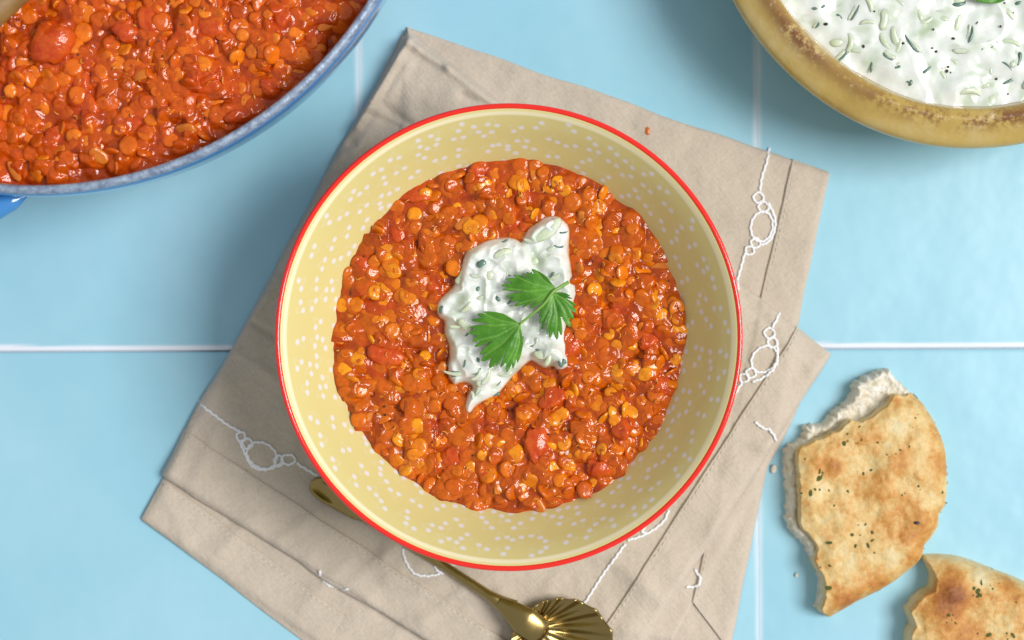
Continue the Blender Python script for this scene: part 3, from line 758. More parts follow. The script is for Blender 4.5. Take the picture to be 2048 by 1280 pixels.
# ------------------------------------------------------------------ coriander sprig
def leaf_mat(name, a, b, vein):
    m = M(name).set(Roughness=0.42, Subsurface_Weight=0.15, Subsurface_Radius=(.4, 1, .2), Subsurface_Scale=0.0008, Specular_IOR_Level=0.4)
    c = m.ramp(m.noise(140, 3), [(0.3, a), (0.7, b)]); c = m.mix(m.attr('vein').outputs['Fac'], c, vein); m.base(c); m.bump(m.noise(900, 3), 0.0003, 0.6)
    return m.m
M_LEAF = leaf_mat('coriander_leaf', (0.035, 0.155, 0.009), (0.095, 0.29, 0.02), (0.20, 0.40, 0.075))
M_STEM = M('coriander_stem').set(Base_Color=(0.18, 0.36, 0.06), Roughness=0.35, Subsurface_Weight=0.2, Subsurface_Radius=(.5, 1, .2), Subsurface_Scale=0.001).m
def leaf(name, outline, base, tips, zfun, mat, parent, step=0.35, thick=0.22, vein_w=0.22, cut=0.0):
    P = np.array(outline); B = np.array(base)
    if cut:                                  # fan of finger-like teeth with rounded ends, parted by narrow slits
        r = np.linalg.norm(P - B, axis=1); hi_ = (r > np.roll(r, 1)) & (r > np.roll(r, -1)) & (r > 0.35 * r.max())
        ctr = P[hi_].mean(0) - B; a0 = math.atan2(ctr[1], ctr[0])
        q = P - B; th = (np.arctan2(q[:, 1], q[:, 0]) - a0 + math.pi) % (2 * math.pi) - math.pi
        ta = th[hi_]; tr = r[hi_]; o_ = np.argsort(ta); ta = ta[o_]; tr = tr[o_]
        A_ = np.concatenate([[ta[0] - 0.22], ta, [ta[-1] + 0.22]]); R_ = np.concatenate([[tr[0] * .45], tr, [tr[-1] * .45]])
        aa_ = np.linspace(A_[0], A_[-1], 260); rr_ = np.interp(aa_, A_, R_)
        kk = np.ones(13) / 13; rr_ = np.convolve(np.pad(rr_, 6, mode='edge'), kk, 'valid') * 1.03
        mids = (ta[1:] + ta[:-1]) / 2
        for i_, m_ in enumerate(mids):
            major = (i_ % 4) == 2; gap = max(0.05, ta[i_ + 1] - ta[i_])
            rr_ *= 1 - (0.42 if major else cut) * np.exp(-np.abs((aa_ - m_) / (0.30 * gap if major else 0.24 * gap)) ** 1.6)
        P = np.concatenate([[B], B + np.stack([rr_ * np.cos(aa_ + a0), rr_ * np.sin(aa_ + a0)], 1)])
    x0, y0 = P.min(0); x1, y1 = P.max(0)
    gx, gy = np.meshgrid(np.arange(x0, x1, step), np.arange(y0, y1, step)); gx = gx.ravel(); gy = gy.ravel()
    ok = sdf(gx, gy, P) > step * 0.45
    pts = [Vector(p) for p in P] + [Vector(p) for p in zip(gx[ok], gy[ok])]
    n = len(P)
    vo, eo, fo, *_ = delaunay_2d_cdt(pts, [(i, (i + 1) % n) for i in range(n)], [], 1, 1e-4)
    V = np.array([(v.x, v.y) for v in vo])
    vd = np.full(len(V), 9.0)
    for t in tips:
        T_ = np.array(t); mid = (B + T_) / 2 + np.array([-(T_ - B)[1], (T_ - B)[0]]) * 0.06
        vd = np.minimum(vd, polydist(V[:, 0], V[:, 1], [tuple(B), tuple(mid), tuple(B + (T_ - B) * .93)], False))
    vein = np.exp(-(vd / vein_w) ** 2)
    Z = zfun(V[:, 0], V[:, 1]) - 0.16 * vein + 0.30 * np.cos(np.clip(vd, 0, 1.6) / 1.6 * math.pi) * -0.5
    nv = len(V)
    VV = np.concatenate([np.column_stack([V, Z]), np.column_stack([V, Z - thick])])
    F = [tuple(f) for f in fo]; F += [tuple(i + nv for i in reversed(f)) for f in fo]
    from collections import Counter
    ec = Counter()
    for f in fo:
        for i in range(len(f)): ec[(f[i], f[(i + 1) % len(f)])] += 1
    for (a, b) in ec:
        if (b, a) not in ec: F.append((b, a, a + nv, b + nv))
    o = mesh_obj(name, VV, F, mat, None, True, {'vein': np.concatenate([vein, vein]) * 0.75}); put(o, parent); return o
sprig = empty('coriander_sprig', (*px(1080, 620, 50), 50)); tag(sprig, 'green coriander sprig with three frilly leaves on the yogurt dollop', 'herb')
def Z4(l): return [z4(a, b, 51) for a, b in l]
L1 = [(560, 685), (500, 665), (460, 640), (440, 628), (410, 622), (400, 640), (370, 625), (355, 622), (362, 642), (328, 632), (345, 665), (280, 672), (302, 692), (275, 705), (300, 722), (278, 742), (315, 750), (298, 782), (330, 788), (300, 822), (335, 822),
      (328, 858), (352, 858), (345, 892), (385, 872), (376, 912), (392, 936), (410, 905), (425, 926), (440, 880), (448, 922), (462, 905), (460, 952), (485, 960), (500, 942), (505, 905), (520, 932), (525, 882), (545, 902), (550, 850), (560, 838), (560, 760)]
L2 = [(757, 490), (735, 516), (690, 530), (662, 556), (640, 582), (605, 602), (592, 576), (570, 600), (560, 570), (535, 588), (545, 560), (505, 556), (510, 536), (470, 536), (482, 515), (453, 500), (492, 486), (458, 475), (512, 466), (490, 440), (526, 441), (522, 412),
      (556, 425), (560, 404), (585, 425), (598, 445), (600, 410), (615, 425), (625, 384), (640, 400), (655, 384), (665, 400), (690, 404), (690, 425), (716, 430), (712, 450), (736, 455), (738, 475)]
L3 = [(738, 518), (760, 535), (770, 504), (785, 526), (800, 500), (806, 526), (832, 530), (820, 548), (847, 550), (825, 572), (866, 580), (836, 596), (866, 621), (830, 621), (851, 651), (820, 646), (836, 690), (836, 713), (811, 681), (806, 720), (790, 756),
      (770, 735), (765, 776), (745, 771), (735, 740), (720, 760), (715, 720), (704, 756), (698, 720), (680, 726), (690, 690), (664, 682), (690, 656), (664, 650), (690, 622), (680, 600), (705, 572), (715, 540)]
stemp = catmull([(*z4(825, 457, 51), 50.5), (*z4(780, 485, 51), 52.2), (*z4(740, 512, 51), 53.0), (*z4(690, 578, 51), 53.2), (*z4(625, 635, 51), 53.0), (*z4(556, 688, 51), 52.6)], 10)
def zleaf(base, zb, droop, seed):
    bx_, by_ = base
    def f(x, y):
        r = np.hypot(x - bx_, y - by_); th = np.arctan2(y - by_, x - bx_)
        return zb - droop * (r / 18) ** 2 * 5 + 0.5 * np.sin(th * 7 + seed) * (r / 12) + 0.4 * fbm(x, y, 5, 2, seed)
    return f
for L_, bz, tips, dr, sdv in ((L1, (558, 687), [(280, 680), (300, 790), (345, 880), (470, 945), (355, 635), (525, 900)], .55, 3),
                              (L2, (755, 492), [(458, 490), (530, 425), (640, 392), (545, 580), (600, 590)], .5, 5),
                              (L3, (737, 516), [(860, 600), (840, 700), (760, 765), (700, 740), (800, 510), (675, 680)], .6, 8)):
    b_ = z4(*bz, 51)
    zb = 52.8
    o = leaf('leaf', Z4(L_), b_, Z4(tips), zleaf(b_, zb, dr, sdv), M_LEAF, sprig, cut=0.17)
V, F = tube_geo(stemp, np.linspace(0.62, 0.42, len(stemp)), 8); put(mesh_obj('stem', V, F, M_STEM), sprig)

# ------------------------------------------------------------------ brass spoon under the bowl rim
mbr = M('brushed_brass').set(Base_Color=(0.35, 0.255, 0.095), Metallic=1.0, Roughness=0.24)
mbr.rough(mbr.ramp(mbr.noise(200, 4), [(0.3, (.18,) * 3), (0.7, (.32,) * 3)])); mbr.bump(mbr.noise(140, 2), 0.0005, 0.12); M_BR = mbr.m
spoon = empty('spoon', (*px(900, 1130, 5), 5)); tag(spoon, 'gold coloured spoon with scalloped shell head lying on the napkin', 'spoon')
tip = np.array(px(622, 962, 8)); nk = np.array(px(1024, 1218, 9)); ax = nk - tip; LH = np.linalg.norm(ax); ax /= LH; nr = np.array([-ax[1], ax[0]])
nn_ = 90; tt = np.linspace(0, 1, nn_); prof_w = []
def wfun(t):
    s = t * LH
    w_ = np.interp(s, [0, .3, 1.2, 3, 7, 14, 20, 22.5, 25, 45, 65, 78, 84, LH], [0.2, 1.6, 2.9, 3.9, 4.4, 4.1, 3.7, 3.0, 2.3, 2.0, 1.75, 1.9, 2.8, 4.2])
    return w_
NV = 17; vv = np.linspace(-1, 1, NV)
V = []; 
base_z = lambda s: np.interp(s, [0, 25, 60, LH - 8, LH], [8.6, 8.2, 8.8, 11.4, 11.8])
for t in tt:
    s = t * LH; w_ = float(wfun(t)); th = np.interp(s, [0, 2, 8, 25, LH - 8, LH], [1.0, 2.2, 2.6, 2.2, 2.2, 1.6]); dent = np.exp(-((s - 7) / 5.0) ** 4) * np.interp(s, [0, 7, 14], [1, 1, .5])
    for v in vv:
        x, y = tip + ax * s + nr * v * w_
        top = th * math.sqrt(max(0, 1 - v * v)) * (1 - dent) + dent * th * (0.25 + 0.75 * min(1, (abs(v) / .72)) ** 4) * math.sqrt(max(0, 1 - v ** 8))
        V.append((x, y, base_z(s) + top))
nb = len(V)
for t in tt:
    s = t * LH; w_ = float(wfun(t))
    for v in vv:
        x, y = tip + ax * s + nr * v * w_
        V.append((x, y, base_z(s) - 0.9 * math.sqrt(max(0, 1 - v * v))))
F = []
for i in range(nn_ - 1):
    for j in range(NV - 1):
        a = i * NV + j; F.append((a, a + NV, a + NV + 1, a + 1)); F.append((nb + a, nb + a + 1, nb + a + NV + 1, nb + a + NV))
put(mesh_obj('handle', V, F, M_BR), spoon)
# head: dished scallop with flutes radiating from the neck
hc = np.array(px(1124, 1299, 11)); R0 = 19.2; fo = 0.66
hax = hc - nk; hax /= np.linalg.norm(hax); hnr = np.array([-hax[1], hax[0]])
rad = np.linspace(0, 1, 40); an = np.linspace(-math.pi, math.pi, 241)
V = []
for r in rad:
    for a in an:
        fl = 0.5 + 0.5 * math.cos(a * 19)
        fan = 1 - float(sstep(1.75, 2.3, np.array(abs(a))))         # smooth towards the neck
        D = fo * R0 * math.cos(a) + math.sqrt(R0 ** 2 - (fo * R0 * math.sin(a)) ** 2)
        D *= 1 + 0.03 * (fl - .5) * fan
        lx = -fo * R0 + r * D * math.cos(a); ly = r * D * math.sin(a)
        q = (lx * lx + ly * ly) / (R0 * R0)
        z = 9.2 + 5.0 * q - 1.5 * (1 - fl) * fan * float(sstep(0.12, 0.5, np.array(r)))
        x, y = hc + hax * lx + hnr * ly
        V.append((x, y, z))
nA = len(an); F = [(i * nA + j, (i + 1) * nA + j, (i + 1) * nA + j + 1, i * nA + j + 1) for i in range(39) for j in range(nA - 1)]
hd = mesh_obj('head', V, F, M_BR); put(hd, spoon)
so = hd.modifiers.new('thick', 'SOLIDIFY'); so.thickness = 0.0008; so.offset = -1
# smooth tongue that runs from the neck into the head
tp = catmull([(*(nk - ax * 6), 13.2), (*nk, 14.0), (*(nk + hax * 6), 14.0), (*(nk + hax * 12), 12.6), (*(nk + hax * 15.5), 10.6)], 10)
V, F = tube_geo(tp, np.interp(np.linspace(0, 1, len(tp)), [0, .2, .5, .8, .93, 1], [2.0, 3.6, 5.6, 5.4, 3.6, .4]), 20, 0.42); put(mesh_obj('neck', V, F, M_BR), spoon)

# ------------------------------------------------------------------ flatbread
mcr = M('toasted_crust').set(Roughness=0.6, Subsurface_Weight=0.12, Subsurface_Radius=(1, .6, .3), Subsurface_Scale=0.0015)
to = mcr.attr('toast').outputs['Fac']
n = mcr.math('ADD', mcr.math('MULTIPLY', mcr.math('SUBTRACT', mcr.noise(110, 5, 0.66), 0.5), 0.75), to)
n = mcr.math('ADD', n, mcr.math('MULTIPLY', mcr.math('SUBTRACT', mcr.noise(300, 5, 0.7), 0.5), 0.7))
c = mcr.ramp(n, [(0.05, (0.70, 0.59, 0.345)), (0.28, (0.65, 0.45, 0.18)), (0.48, (0.55, 0.265, 0.06)), (0.72, (0.40, 0.145, 0.024)), (0.98, (0.22, 0.065, 0.012))])
mcr.base(c); mcr.bump(mcr.noise(260, 4, 0.6), 0.0012, 0.5); mcr.bump(mcr.noise(1400, 3), 0.0003, 0.6); M_CRUST = mcr.m
mcb = M('bread_crumb').set(Roughness=0.9, Subsurface_Weight=0.25, Subsurface_Radius=(1, .8, .6), Subsurface_Scale=0.0015)
mcb.base(mcb.ramp(mcb.noise(300, 4), [(0.22, (0.58, 0.44, 0.27)), (0.38, (0.72, 0.66, 0.53)), (0.65, (0.83, 0.80, 0.72))])); mcb.bump(mcb.noise(520, 4, .65), 0.0018, 0.8); M_CRUMB = mcb.m
M_HERB = M('dried_herb').set(Base_Color=(0.07, 0.085, 0.012), Roughness=0.8).m
M_SEED = M('dark_seed').set(Base_Color=(0.02, 0.02, 0.03), Roughness=0.4).m
def zz5(l, z): return pxs([(1500 + a / 2.2062, 700 + b / 2.2062) for a, b in l], z)
def bread(label, whole, torn, baked, seed, herbs, seeds, ztop, toast_fn, flag):
    root = empty('flatbread'); tag(root, label, 'bread')
    W = ragged(zz5(whole, 5), 0.6, 1.1, seed); T_ = ragged(zz5(torn, 9), 0.32, 1.2, seed + 1, False); B_ = zz5(baked, 6)
    B_ = catmull(B_, 6)
    C = np.concatenate([T_, B_])
    allp = np.concatenate([W, C]); root.location = Vector((*allp.mean(0), 0)) * MM
    xs = np.arange(allp[:, 0].min() - 2, allp[:, 0].max() + 2, 0.34); ys = np.arange(allp[:, 1].min() - 2, allp[:, 1].max() + 2, 0.34)
    X, Y = np.meshgrid(xs, ys)
    ins = inside(X, Y, C); dT = polydist(X, Y, T_, False); dB = polydist(X, Y, B_, False)
    rb = np.clip(dB / 9.0, 0, 1); rnd = (1 - (1 - rb) ** 2.6) ** 0.55
    top = ztop * (0.90 + 0.1 * sstep(0, 14, dB)) + 1.5 * fbm(X, Y, 17, 2, seed) + 0.75 * fbm(X, Y, 6, 3, seed + 1) + 0.22 * fbm(X, Y, 2.2, 2, seed + 2)
    top = top - 1.4 * np.exp(-(dT / 3.5) ** 2)
    Zc = top * rnd
    sC = np.where(ins, np.minimum(dT, dB), -np.minimum(dT, dB))
    Zc = np.where(ins, Zc, np.where(dB <= dT, -3.0 * np.minimum(dB, 1.2), (top * rnd) - 14 * np.minimum(dT, 1.4)))
    toast = toast_fn(X, Y, dB, ins, Zc - ztop)
    o = height_mesh('crust', xs, ys, Zc, sC > -1.2, M_CRUST, root, {'toast': toast})
    sW = sdf(X, Y, W)
    low = 4.6 + 1.5 * fbm(X, Y, 5, 4, seed + 3) + 1.0 * np.abs(fbm(X, Y, 3.2, 3, seed + 4)) + 0.25 * fbm(X, Y, 1.2, 2, seed + 6) + 1.6 * np.exp(-((sW - 2.2) / 1.3) ** 2) + 2.2 * sstep(2.5, 10, np.where(ins, 0, dT))
    cav = np.where(ins, sstep(2.0, 0, dT), 1.0)
    Zw = np.where(sW > 0, low * np.sqrt(np.clip(1 - (1 - np.clip(sW / 1.5, 0, 1)) ** 2, 0, 1)), 3 * sW)
    Zw = np.where(ins, np.minimum(Zw, Zc - 0.9), Zw)
    height_mesh('crumb', xs, ys, Zw, (sW > -1.0) & ~(ins & (np.minimum(dT, dB) > 5)), M_CRUMB, root)
    G = Grid(xs, ys, Zc); rs = np.random.RandomState(seed); geo = []
    def fleck(x, y, s):
        V, F = lump_geo(rs.randint(999), s * rs.uniform(.7, 1.5), s * rs.uniform(.5, .9), .16, .5)
        a = rs.uniform(0, 6.28); A = np.array([[math.cos(a), -math.sin(a), 0], [math.sin(a), math.cos(a), 0], [0, 0, 1]])
        return V @ A.T + np.array([x, y, float(G(x, y)) + 0.08]), F
    for a, b, s in herbs:
        x, y = zz5([(a, b)], 11)[0]
        geo.append(fleck(x, y, s))
        for _ in range(rs.randint(0, 3)): geo.append(fleck(x + rs.normal(0, 2.2), y + rs.normal(0, 2.2), s * .55))
    V, F = join_geo(geo); h = mesh_obj('herb_flecks', V, F, M_HERB); put(h, root); tag(h, kind='stuff')
    for a, b in seeds:
        x, y = zz5([(a, b)], 11)[0]; V, F = lump_geo(3, 1.0, .62, .5, .1); s_ = mesh_obj('seed', V + np.array([x, y, float(G(x, y)) + .2]), F, M_SEED); put(s_, root)
    return root
W1 = [(560, 90), (620, 85), (655, 125), (715, 185), (770, 240), (815, 310), (850, 380), (870, 440), (876, 520), (878, 620), (868, 690), (843, 730), (838, 780), (808, 830), (778, 865), (768, 910), (738, 950), (698, 985), (640, 1028), (560, 1073), (480, 1113), (410, 1153), (365, 1180),
      (335, 1165), (290, 1140), (300, 1090), (310, 1040), (300, 980), (265, 910), (235, 850), (180, 800), (160, 740), (165, 660), (160, 560), (150, 450), (175, 420), (230, 385), (245, 335), (320, 325), (350, 290), (400, 245), (455, 190), (455, 150), (500, 120)]
T1 = [(350, 1186), (318, 1150), (330, 1090), (332, 1030), (312, 980), (285, 930), (300, 880), (275, 830), (225, 780), (215, 700), (216, 600), (210, 500), (210, 435), (270, 405), (330, 380), (400, 350), (440, 312), (490, 320), (550, 285), (600, 245), (640, 197), (680, 205), (722, 188)]
B1 = [(730, 195), (775, 240), (820, 310), (853, 380), (873, 440), (880, 520), (881, 620), (871, 692), (847, 732), (842, 782), (812, 832), (782, 868), (772, 912), (741, 953), (700, 988), (641, 1033), (561, 1078), (481, 1118), (410, 1158), (362, 1187)]
def toast1(X, Y, dB, ins, dz):
    t = 0.32 + 0.30 * np.exp(-(dB / 4.5) ** 2) + 0.05 * dz
    for a, b, r, h in ((360, 510, 9, .22), (640, 700, 17, .17), (740, 770, 14, .2), (640, 230, 6, .22), (660, 490, 7, .18), (560, 1040, 13, .28), (430, 1120, 12, .28), (700, 880, 12, .2), (850, 500, 10, .2), (520, 640, 10, .1), (500, 400, 8, .12), (640, 330, 8, -.16), (640, 900, 7, -.25), (430, 960, 10, -.1), (300, 620, 9, -.1)):
        x, y = zz5([(a, b)], 10)[0]; t = t + h * np.exp(-((X - x) ** 2 + (Y - y) ** 2) / (r * .8) ** 2 * 2)
    return t
bread('torn flatbread with golden crust and jagged white edge beside the napkin', W1, T1, B1, 201,
      [(412, 412, .8), (300, 565, 1.2), (265, 630, .9), (305, 615, .6), (540, 805, .9), (450, 815, .8), (520, 862, .8), (350, 850, .8), (465, 865, .6), (345, 1050, .8), (500, 545, .6), (535, 530, .5), (660, 440, .5), (700, 425, .4), (490, 395, .5), (430, 370, .4), (560, 408, .4), (370, 685, .4), (430, 622, .4), (225, 630, .4), (855, 632, .7), (668, 640, .5), (742, 600, .5), (240, 480, .4), (350, 950, .5), (510, 770, .5), (305, 535, .7), (480, 340, .5), (730, 300, .4)], [(735, 762)], 12.0, toast1, 0)
W2 = [(772, 918), (830, 913), (920, 920), (1000, 943), (1100, 983), (1209, 1026), (1320, 1090), (1430, 1230), (1470, 1420), (1400, 1590), (1220, 1680), (1010, 1660), (860, 1560), (770, 1420), (700, 1330), (702, 1262), (722, 1220), (712, 1190), (702, 1150), (733, 1110), (768, 1075), (806, 1055), (812, 1010), (796, 970)]
T2 = [(706, 1400), (712, 1330), (706, 1262), (728, 1220), (718, 1190), (706, 1152), (738, 1112), (774, 1078), (812, 1060), (820, 1012), (804, 968), (776, 915)]
B2 = [(782, 911), (830, 909), (920, 916), (1000, 939), (1100, 979), (1209, 1022), (1320, 1086), (1435, 1228), (1475, 1420), (1405, 1595), (1222, 1686), (1008, 1666), (856, 1564), (764, 1424), (712, 1405)]
def toast2(X, Y, dB, ins, dz):
    t = 0.36 + 0.2 * np.exp(-(dB / 5) ** 2) + 0.05 * dz
    for a, b, r, h in ((850, 1130, 15, .33), (910, 1060, 12, .28), (1130, 1030, 9, .2), (1020, 1010, 7, -.3), (1150, 1200, 16, -.05), (950, 1250, 14, .12), (760, 1240, 9, -.15)):
        x, y = zz5([(a, b)], 10)[0]; t = t + h * np.exp(-((X - x) ** 2 + (Y - y) ** 2) / (r * .8) ** 2 * 2)
    return t
bread('flatbread piece with dark brown patch in the bottom corner, partly out of the picture', W2, T2, B2, 231,
      [(1000, 1065, 1.2), (1010, 1080, .8), (985, 1050, .7), (1068, 1052, .5), (1050, 1255, .8), (1155, 1256, .8), (870, 1165, .6), (900, 1200, .5), (1170, 1110, .4)], [], 12.5, toast2, 1)

# ------------------------------------------------------------------ blue cooking pot with more stew
PRZ = 85.0
PC = np.array(px(66, -419, PRZ)); PR = 809 * K * (HCAM - PRZ) / HCAM
pot = empty('cooking_pot', (*PC, 0)); tag(pot, 'large blue enamelled cooking pot full of lentil stew', 'pot')
men = M('blue_enamel').set(Roughness=0.16, Coat_Weight=0.5, Coat_Roughness=0.05)
men.base(men.ramp(men.noise(14, 3), [(0.3, (0.035, 0.19, 0.50)), (0.7, (0.055, 0.25, 0.57))])); men.bump(men.noise(70, 3), 0.0006, 0.3)
mir = M('worn_iron_rim').set(Roughness=0.45, Metallic=0.25)
mir.base(mir.ramp(mir.noise(420, 4, .65), [(0.35, (0.17, 0.22, 0.33)), (0.65, (0.38, 0.47, 0.60))])); mir.bump(mir.noise(700, 3), 0.0006, 0.7)
mpi = M('pot_lining').set(Roughness=0.3)
mpi.base(mpi.ramp(mpi.noise(60, 4), [(0.35, (0.40, 0.13, 0.03)), (0.65, (0.62, 0.45, 0.26))]))
po = catmull([(PR - 0.6, PRZ - 2.2), (PR + 0.1, PRZ - 4), (PR + 0.1, 76), (PR - 1.0, 62), (PR - 4.0, 45), (PR - 9, 25), (PR - 17, 9), (PR - 26, 2), (PR - 40, 1.5), (1, 1.5)], 8)
lathe('body', po, *PC, 260, men.m, pot)
lathe('rim', [(PR - 3.4, PRZ - 2.4), (PR - 3.2, PRZ - 0.8), (PR - 2.5, PRZ), (PR - 1.4, PRZ), (PR - 0.6, PRZ - .8), (PR - 0.3, PRZ - 2.3)], *PC, 300, mir.m, pot)
pin2 = catmull([(PR - 3.4, PRZ - 2.2), (PR - 4.2, 70), (PR - 6, 45), (PR - 12, 18), (PR - 26, 7), (1, 6)], 6)
lathe('lining', pin2, *PC, 200, mpi.m, pot)
# side handle: a thick loop leaving the wall just under the rim
hd_dir = np.array([-math.sin(math.radians(26.5)), -math.cos(math.radians(26.5))]); hp = np.array([-hd_dir[1], hd_dir[0]])
hpath = []
for u, v in ((-12.2, -54), (-8, -50), (2, -41), (11, -28), (15, -12), (15, 12), (11, 28), (2, 41), (-8, 50), (-12.2, 54)):
    q = PC + hd_dir * (PR + u) + hp * v; hpath.append((q[0], q[1], 72 + 0.06 * u))
hpth = catmull(hpath, 10); V, F = tube_geo(hpth, np.interp(np.linspace(0, 1, len(hpth)), [0, .1, .2, .8, .9, 1], [1, 3.6, 5, 5, 3.6, 1]), 14, 0.8); put(mesh_obj('handle', V, F, men.m), pot)

def uneven(a, lo, hi, b, fine, coarse):
    return np.concatenate([np.arange(a, lo, coarse), np.arange(lo, hi, fine), np.arange(hi, b, coarse)])
PZ = 68.0
vx0, vy0 = px(-60, 400, PZ); vx1, vy1 = px(760, -50, PZ)
ppx = uneven(PC[0] - PR, vx0, vx1, PC[0] + PR, 0.36, 1.1); ppy = uneven(PC[1] - PR, vy0, vy1, PC[1] + PR, 0.36, 1.1)
def pview(x, y):
    return (vx0 < x) & (x < vx1) & (vy0 < y) & (y < vy1)
def pbase(X, Y):
    z = np.zeros_like(X)
    for (a, b), r, h in (((105, 90), 8, 1.6), ((90, 25), 6, -2.0), ((160, 60), 4, -2.2), ((30, 110), 6, 1.2), ((640, 110), 14, -1.5), ((430, 130), 9, -1.0), ((260, 130), 12, 1.0)):
        x, y = px(a, b, PZ); z = z + h * np.exp(-((X - x) ** 2 + (Y - y) ** 2) / r ** 2)
    return z
PST = make_stew('red orange lentil stew filling the blue cooking pot', PC[0], PC[1], PR - 5.5, PZ, ppx, ppy, 301, PS, pview, 260, 90, 300,
                lambda X, Y: np.hypot(X - PC[0], Y - PC[1]) < PR - 2.4, 14, 9, 45, pbase, (vx0, vx1, vy0, vy1), [(105, 92, 8.5, 6.5, 4.0), (165, 166, 4.8, 2.8, 2.2), (170, 215, 5.5, 4.2, 2.6), (255, 60, 4.5, 3.6, 2.4), (25, 130, 4, 3, 2.2), (300, 40, 5, 3.4, 2.2), (420, 60, 5, 3.8, 2.4), (560, 40, 5.5, 4, 2.4)], fill=1700)

# wooden spoon resting in the pot, only its edge in the picture corner
mw = M('spoon_wood').set(Roughness=0.45)
mp = mw.node('ShaderNodeMapping'); mp.inputs['Scale'].default_value = (14, 160, 160); mp.inputs['Rotation'].default_value = (0, 0, math.radians(-45)); mw.link(mw.coord(), mp.inputs['Vector'])
mw.base(mw.ramp(mw.noise(1.0, 4, .6, mp.outputs[0]), [(0.3, (0.17, 0.085, 0.022)), (0.7, (0.30, 0.17, 0.05))]))
ws = empty('wooden_spoon', (*px(-10, 0, 78), 74)); tag(ws, 'brown wooden spoon lying in the pot of stew at the corner', 'spoon')
p0 = np.array(px(-430, 430, 82)); p1 = np.array(px(150, -150, 80)); d_ = (p1 - p0); Lw = np.linalg.norm(d_); d_ /= Lw
wp = [(*(p0 + d_ * Lw * t), 92 - 14 * t) for t in np.linspace(0, 1, 30)]
V, F = tube_geo(wp, 7.0, 16, 0.7); put(mesh_obj('handle', V, F, mw.m), ws)
hp_ = p1 + d_ * 24
V = []; F = []
for i, r in enumerate(np.linspace(0, 1, 12)):
    for a in np.linspace(0, 2 * math.pi, 36, endpoint=False):
        q = hp_ + d_ * 32 * r * math.cos(a) + np.array([-d_[1], d_[0]]) * 22 * r * math.sin(a); V.append((q[0], q[1], 73 + 5 * r * r))
for i in range(11):
    for j in range(36): F.append((i * 36 + j, (i + 1) * 36 + j, (i + 1) * 36 + (j + 1) % 36, i * 36 + (j + 1) % 36))
hh = mesh_obj('head', V, F, mw.m); put(hh, ws); sm = hh.modifiers.new('thick', 'SOLIDIFY'); sm.thickness = 0.004

# ------------------------------------------------------------------ stoneware bowl of cucumber yogurt
SZ = 48.0
SCN = np.array(px(1960, -258, SZ)); SR = 551 * K * (HCAM - SZ) / HCAM
sb = empty('stoneware_bowl', (*SCN, 0)); tag(sb, 'mustard glazed stoneware bowl with thick brown mottled rim', 'bowl')
ms_ = M('mustard_glaze').set(Roughness=0.22, Coat_Weight=0.4, Coat_Roughness=0.06)
rg = ms_.attr('ridge').outputs['Fac']
nz = ms_.noise(55, 5, 0.65); nf = ms_.noise(520, 4, 0.65)
base_c = ms_.ramp(ms_.noise(38, 4, .6), [(0.30, (0.36, 0.235, 0.05)), (0.52, (0.47, 0.325, 0.085)), (0.72, (0.54, 0.42, 0.19))])
br = ms_.math('MULTIPLY', rg, ms_.ramp(ms_.math('ADD', ms_.math('MULTIPLY', nz, .7), ms_.math('MULTIPLY', nf, .45)), [(0.50, (0, 0, 0)), (0.60, (1, 1, 1))]))
c = ms_.mix(br, base_c, (0.17, 0.062, 0.018))
c = ms_.mix(ms_.math('MULTIPLY', rg, ms_.ramp(ms_.noise(300, 4, .7), [(0.60, (0, 0, 0)), (0.68, (.7, .7, .7))])), c, (0.70, 0.60, 0.44))
spots = ms_.ramp(ms_.noise(75, 3, .5), [(0.71, (0, 0, 0)), (0.75, (1, 1, 1))]); c = ms_.mix(ms_.math('MULTIPLY', spots, 0.75), c, (0.24, 0.075, 0.018))
ms_.base(c); ms_.bump(ms_.noise(90, 3), 0.0012, 0.35); ms_.bump(ms_.noise(600, 3), 0.0003, 0.3)
sp = catmull([(1, 8), (45, 9), (64, 16), (75, 30), (SR - 15.5, 40), (SR - 13.6, 46), (SR - 11.8, SZ - .4), (SR - 9.6, SZ), (SR - 6.5, SZ - 1.2), (SR - 2.2, SZ - 3.2), (SR - 0.4, SZ - 5.0), (SR, SZ - 7.5), (SR - 0.9, SZ - 10.5), (SR - 3.5, SZ - 13), (SR - 5.5, 27), (SR - 10, 17), (SR - 20, 7), (SR - 30, 2), (SR - 40, 1), (1, 1)], 6)
rdg = np.exp(-((sp[:, 0] - (SR - 9.8)) / 3.4) ** 2) * (sp[:, 1] > SZ - 8)
def sjit(R, Zz, a):
    k = 0.5 * np.sin(3 * a + 1) + 0.35 * np.sin(7 * a + 2); return R + 0.5 * k * (R > 60), Zz + 0.4 * np.sin(5 * a) * (Zz > 30)
seg = 360
aa = np.linspace(0, 2 * np.pi, seg, endpoint=False)
amod = 0.45 + 0.55 * np.clip(fbm(np.cos(aa) * 30, np.sin(aa) * 30, 14, 2, 4) * 1.4 + 0.35, 0, 1)
amod = np.maximum(amod, np.exp(-((aa - math.radians(222)) / 0.28) ** 2))
lathe('body', sp, *SCN, seg, ms_.m, sb, attrs={'ridge': (amod[:, None] * rdg[None, :]).ravel()}, jitter=sjit)

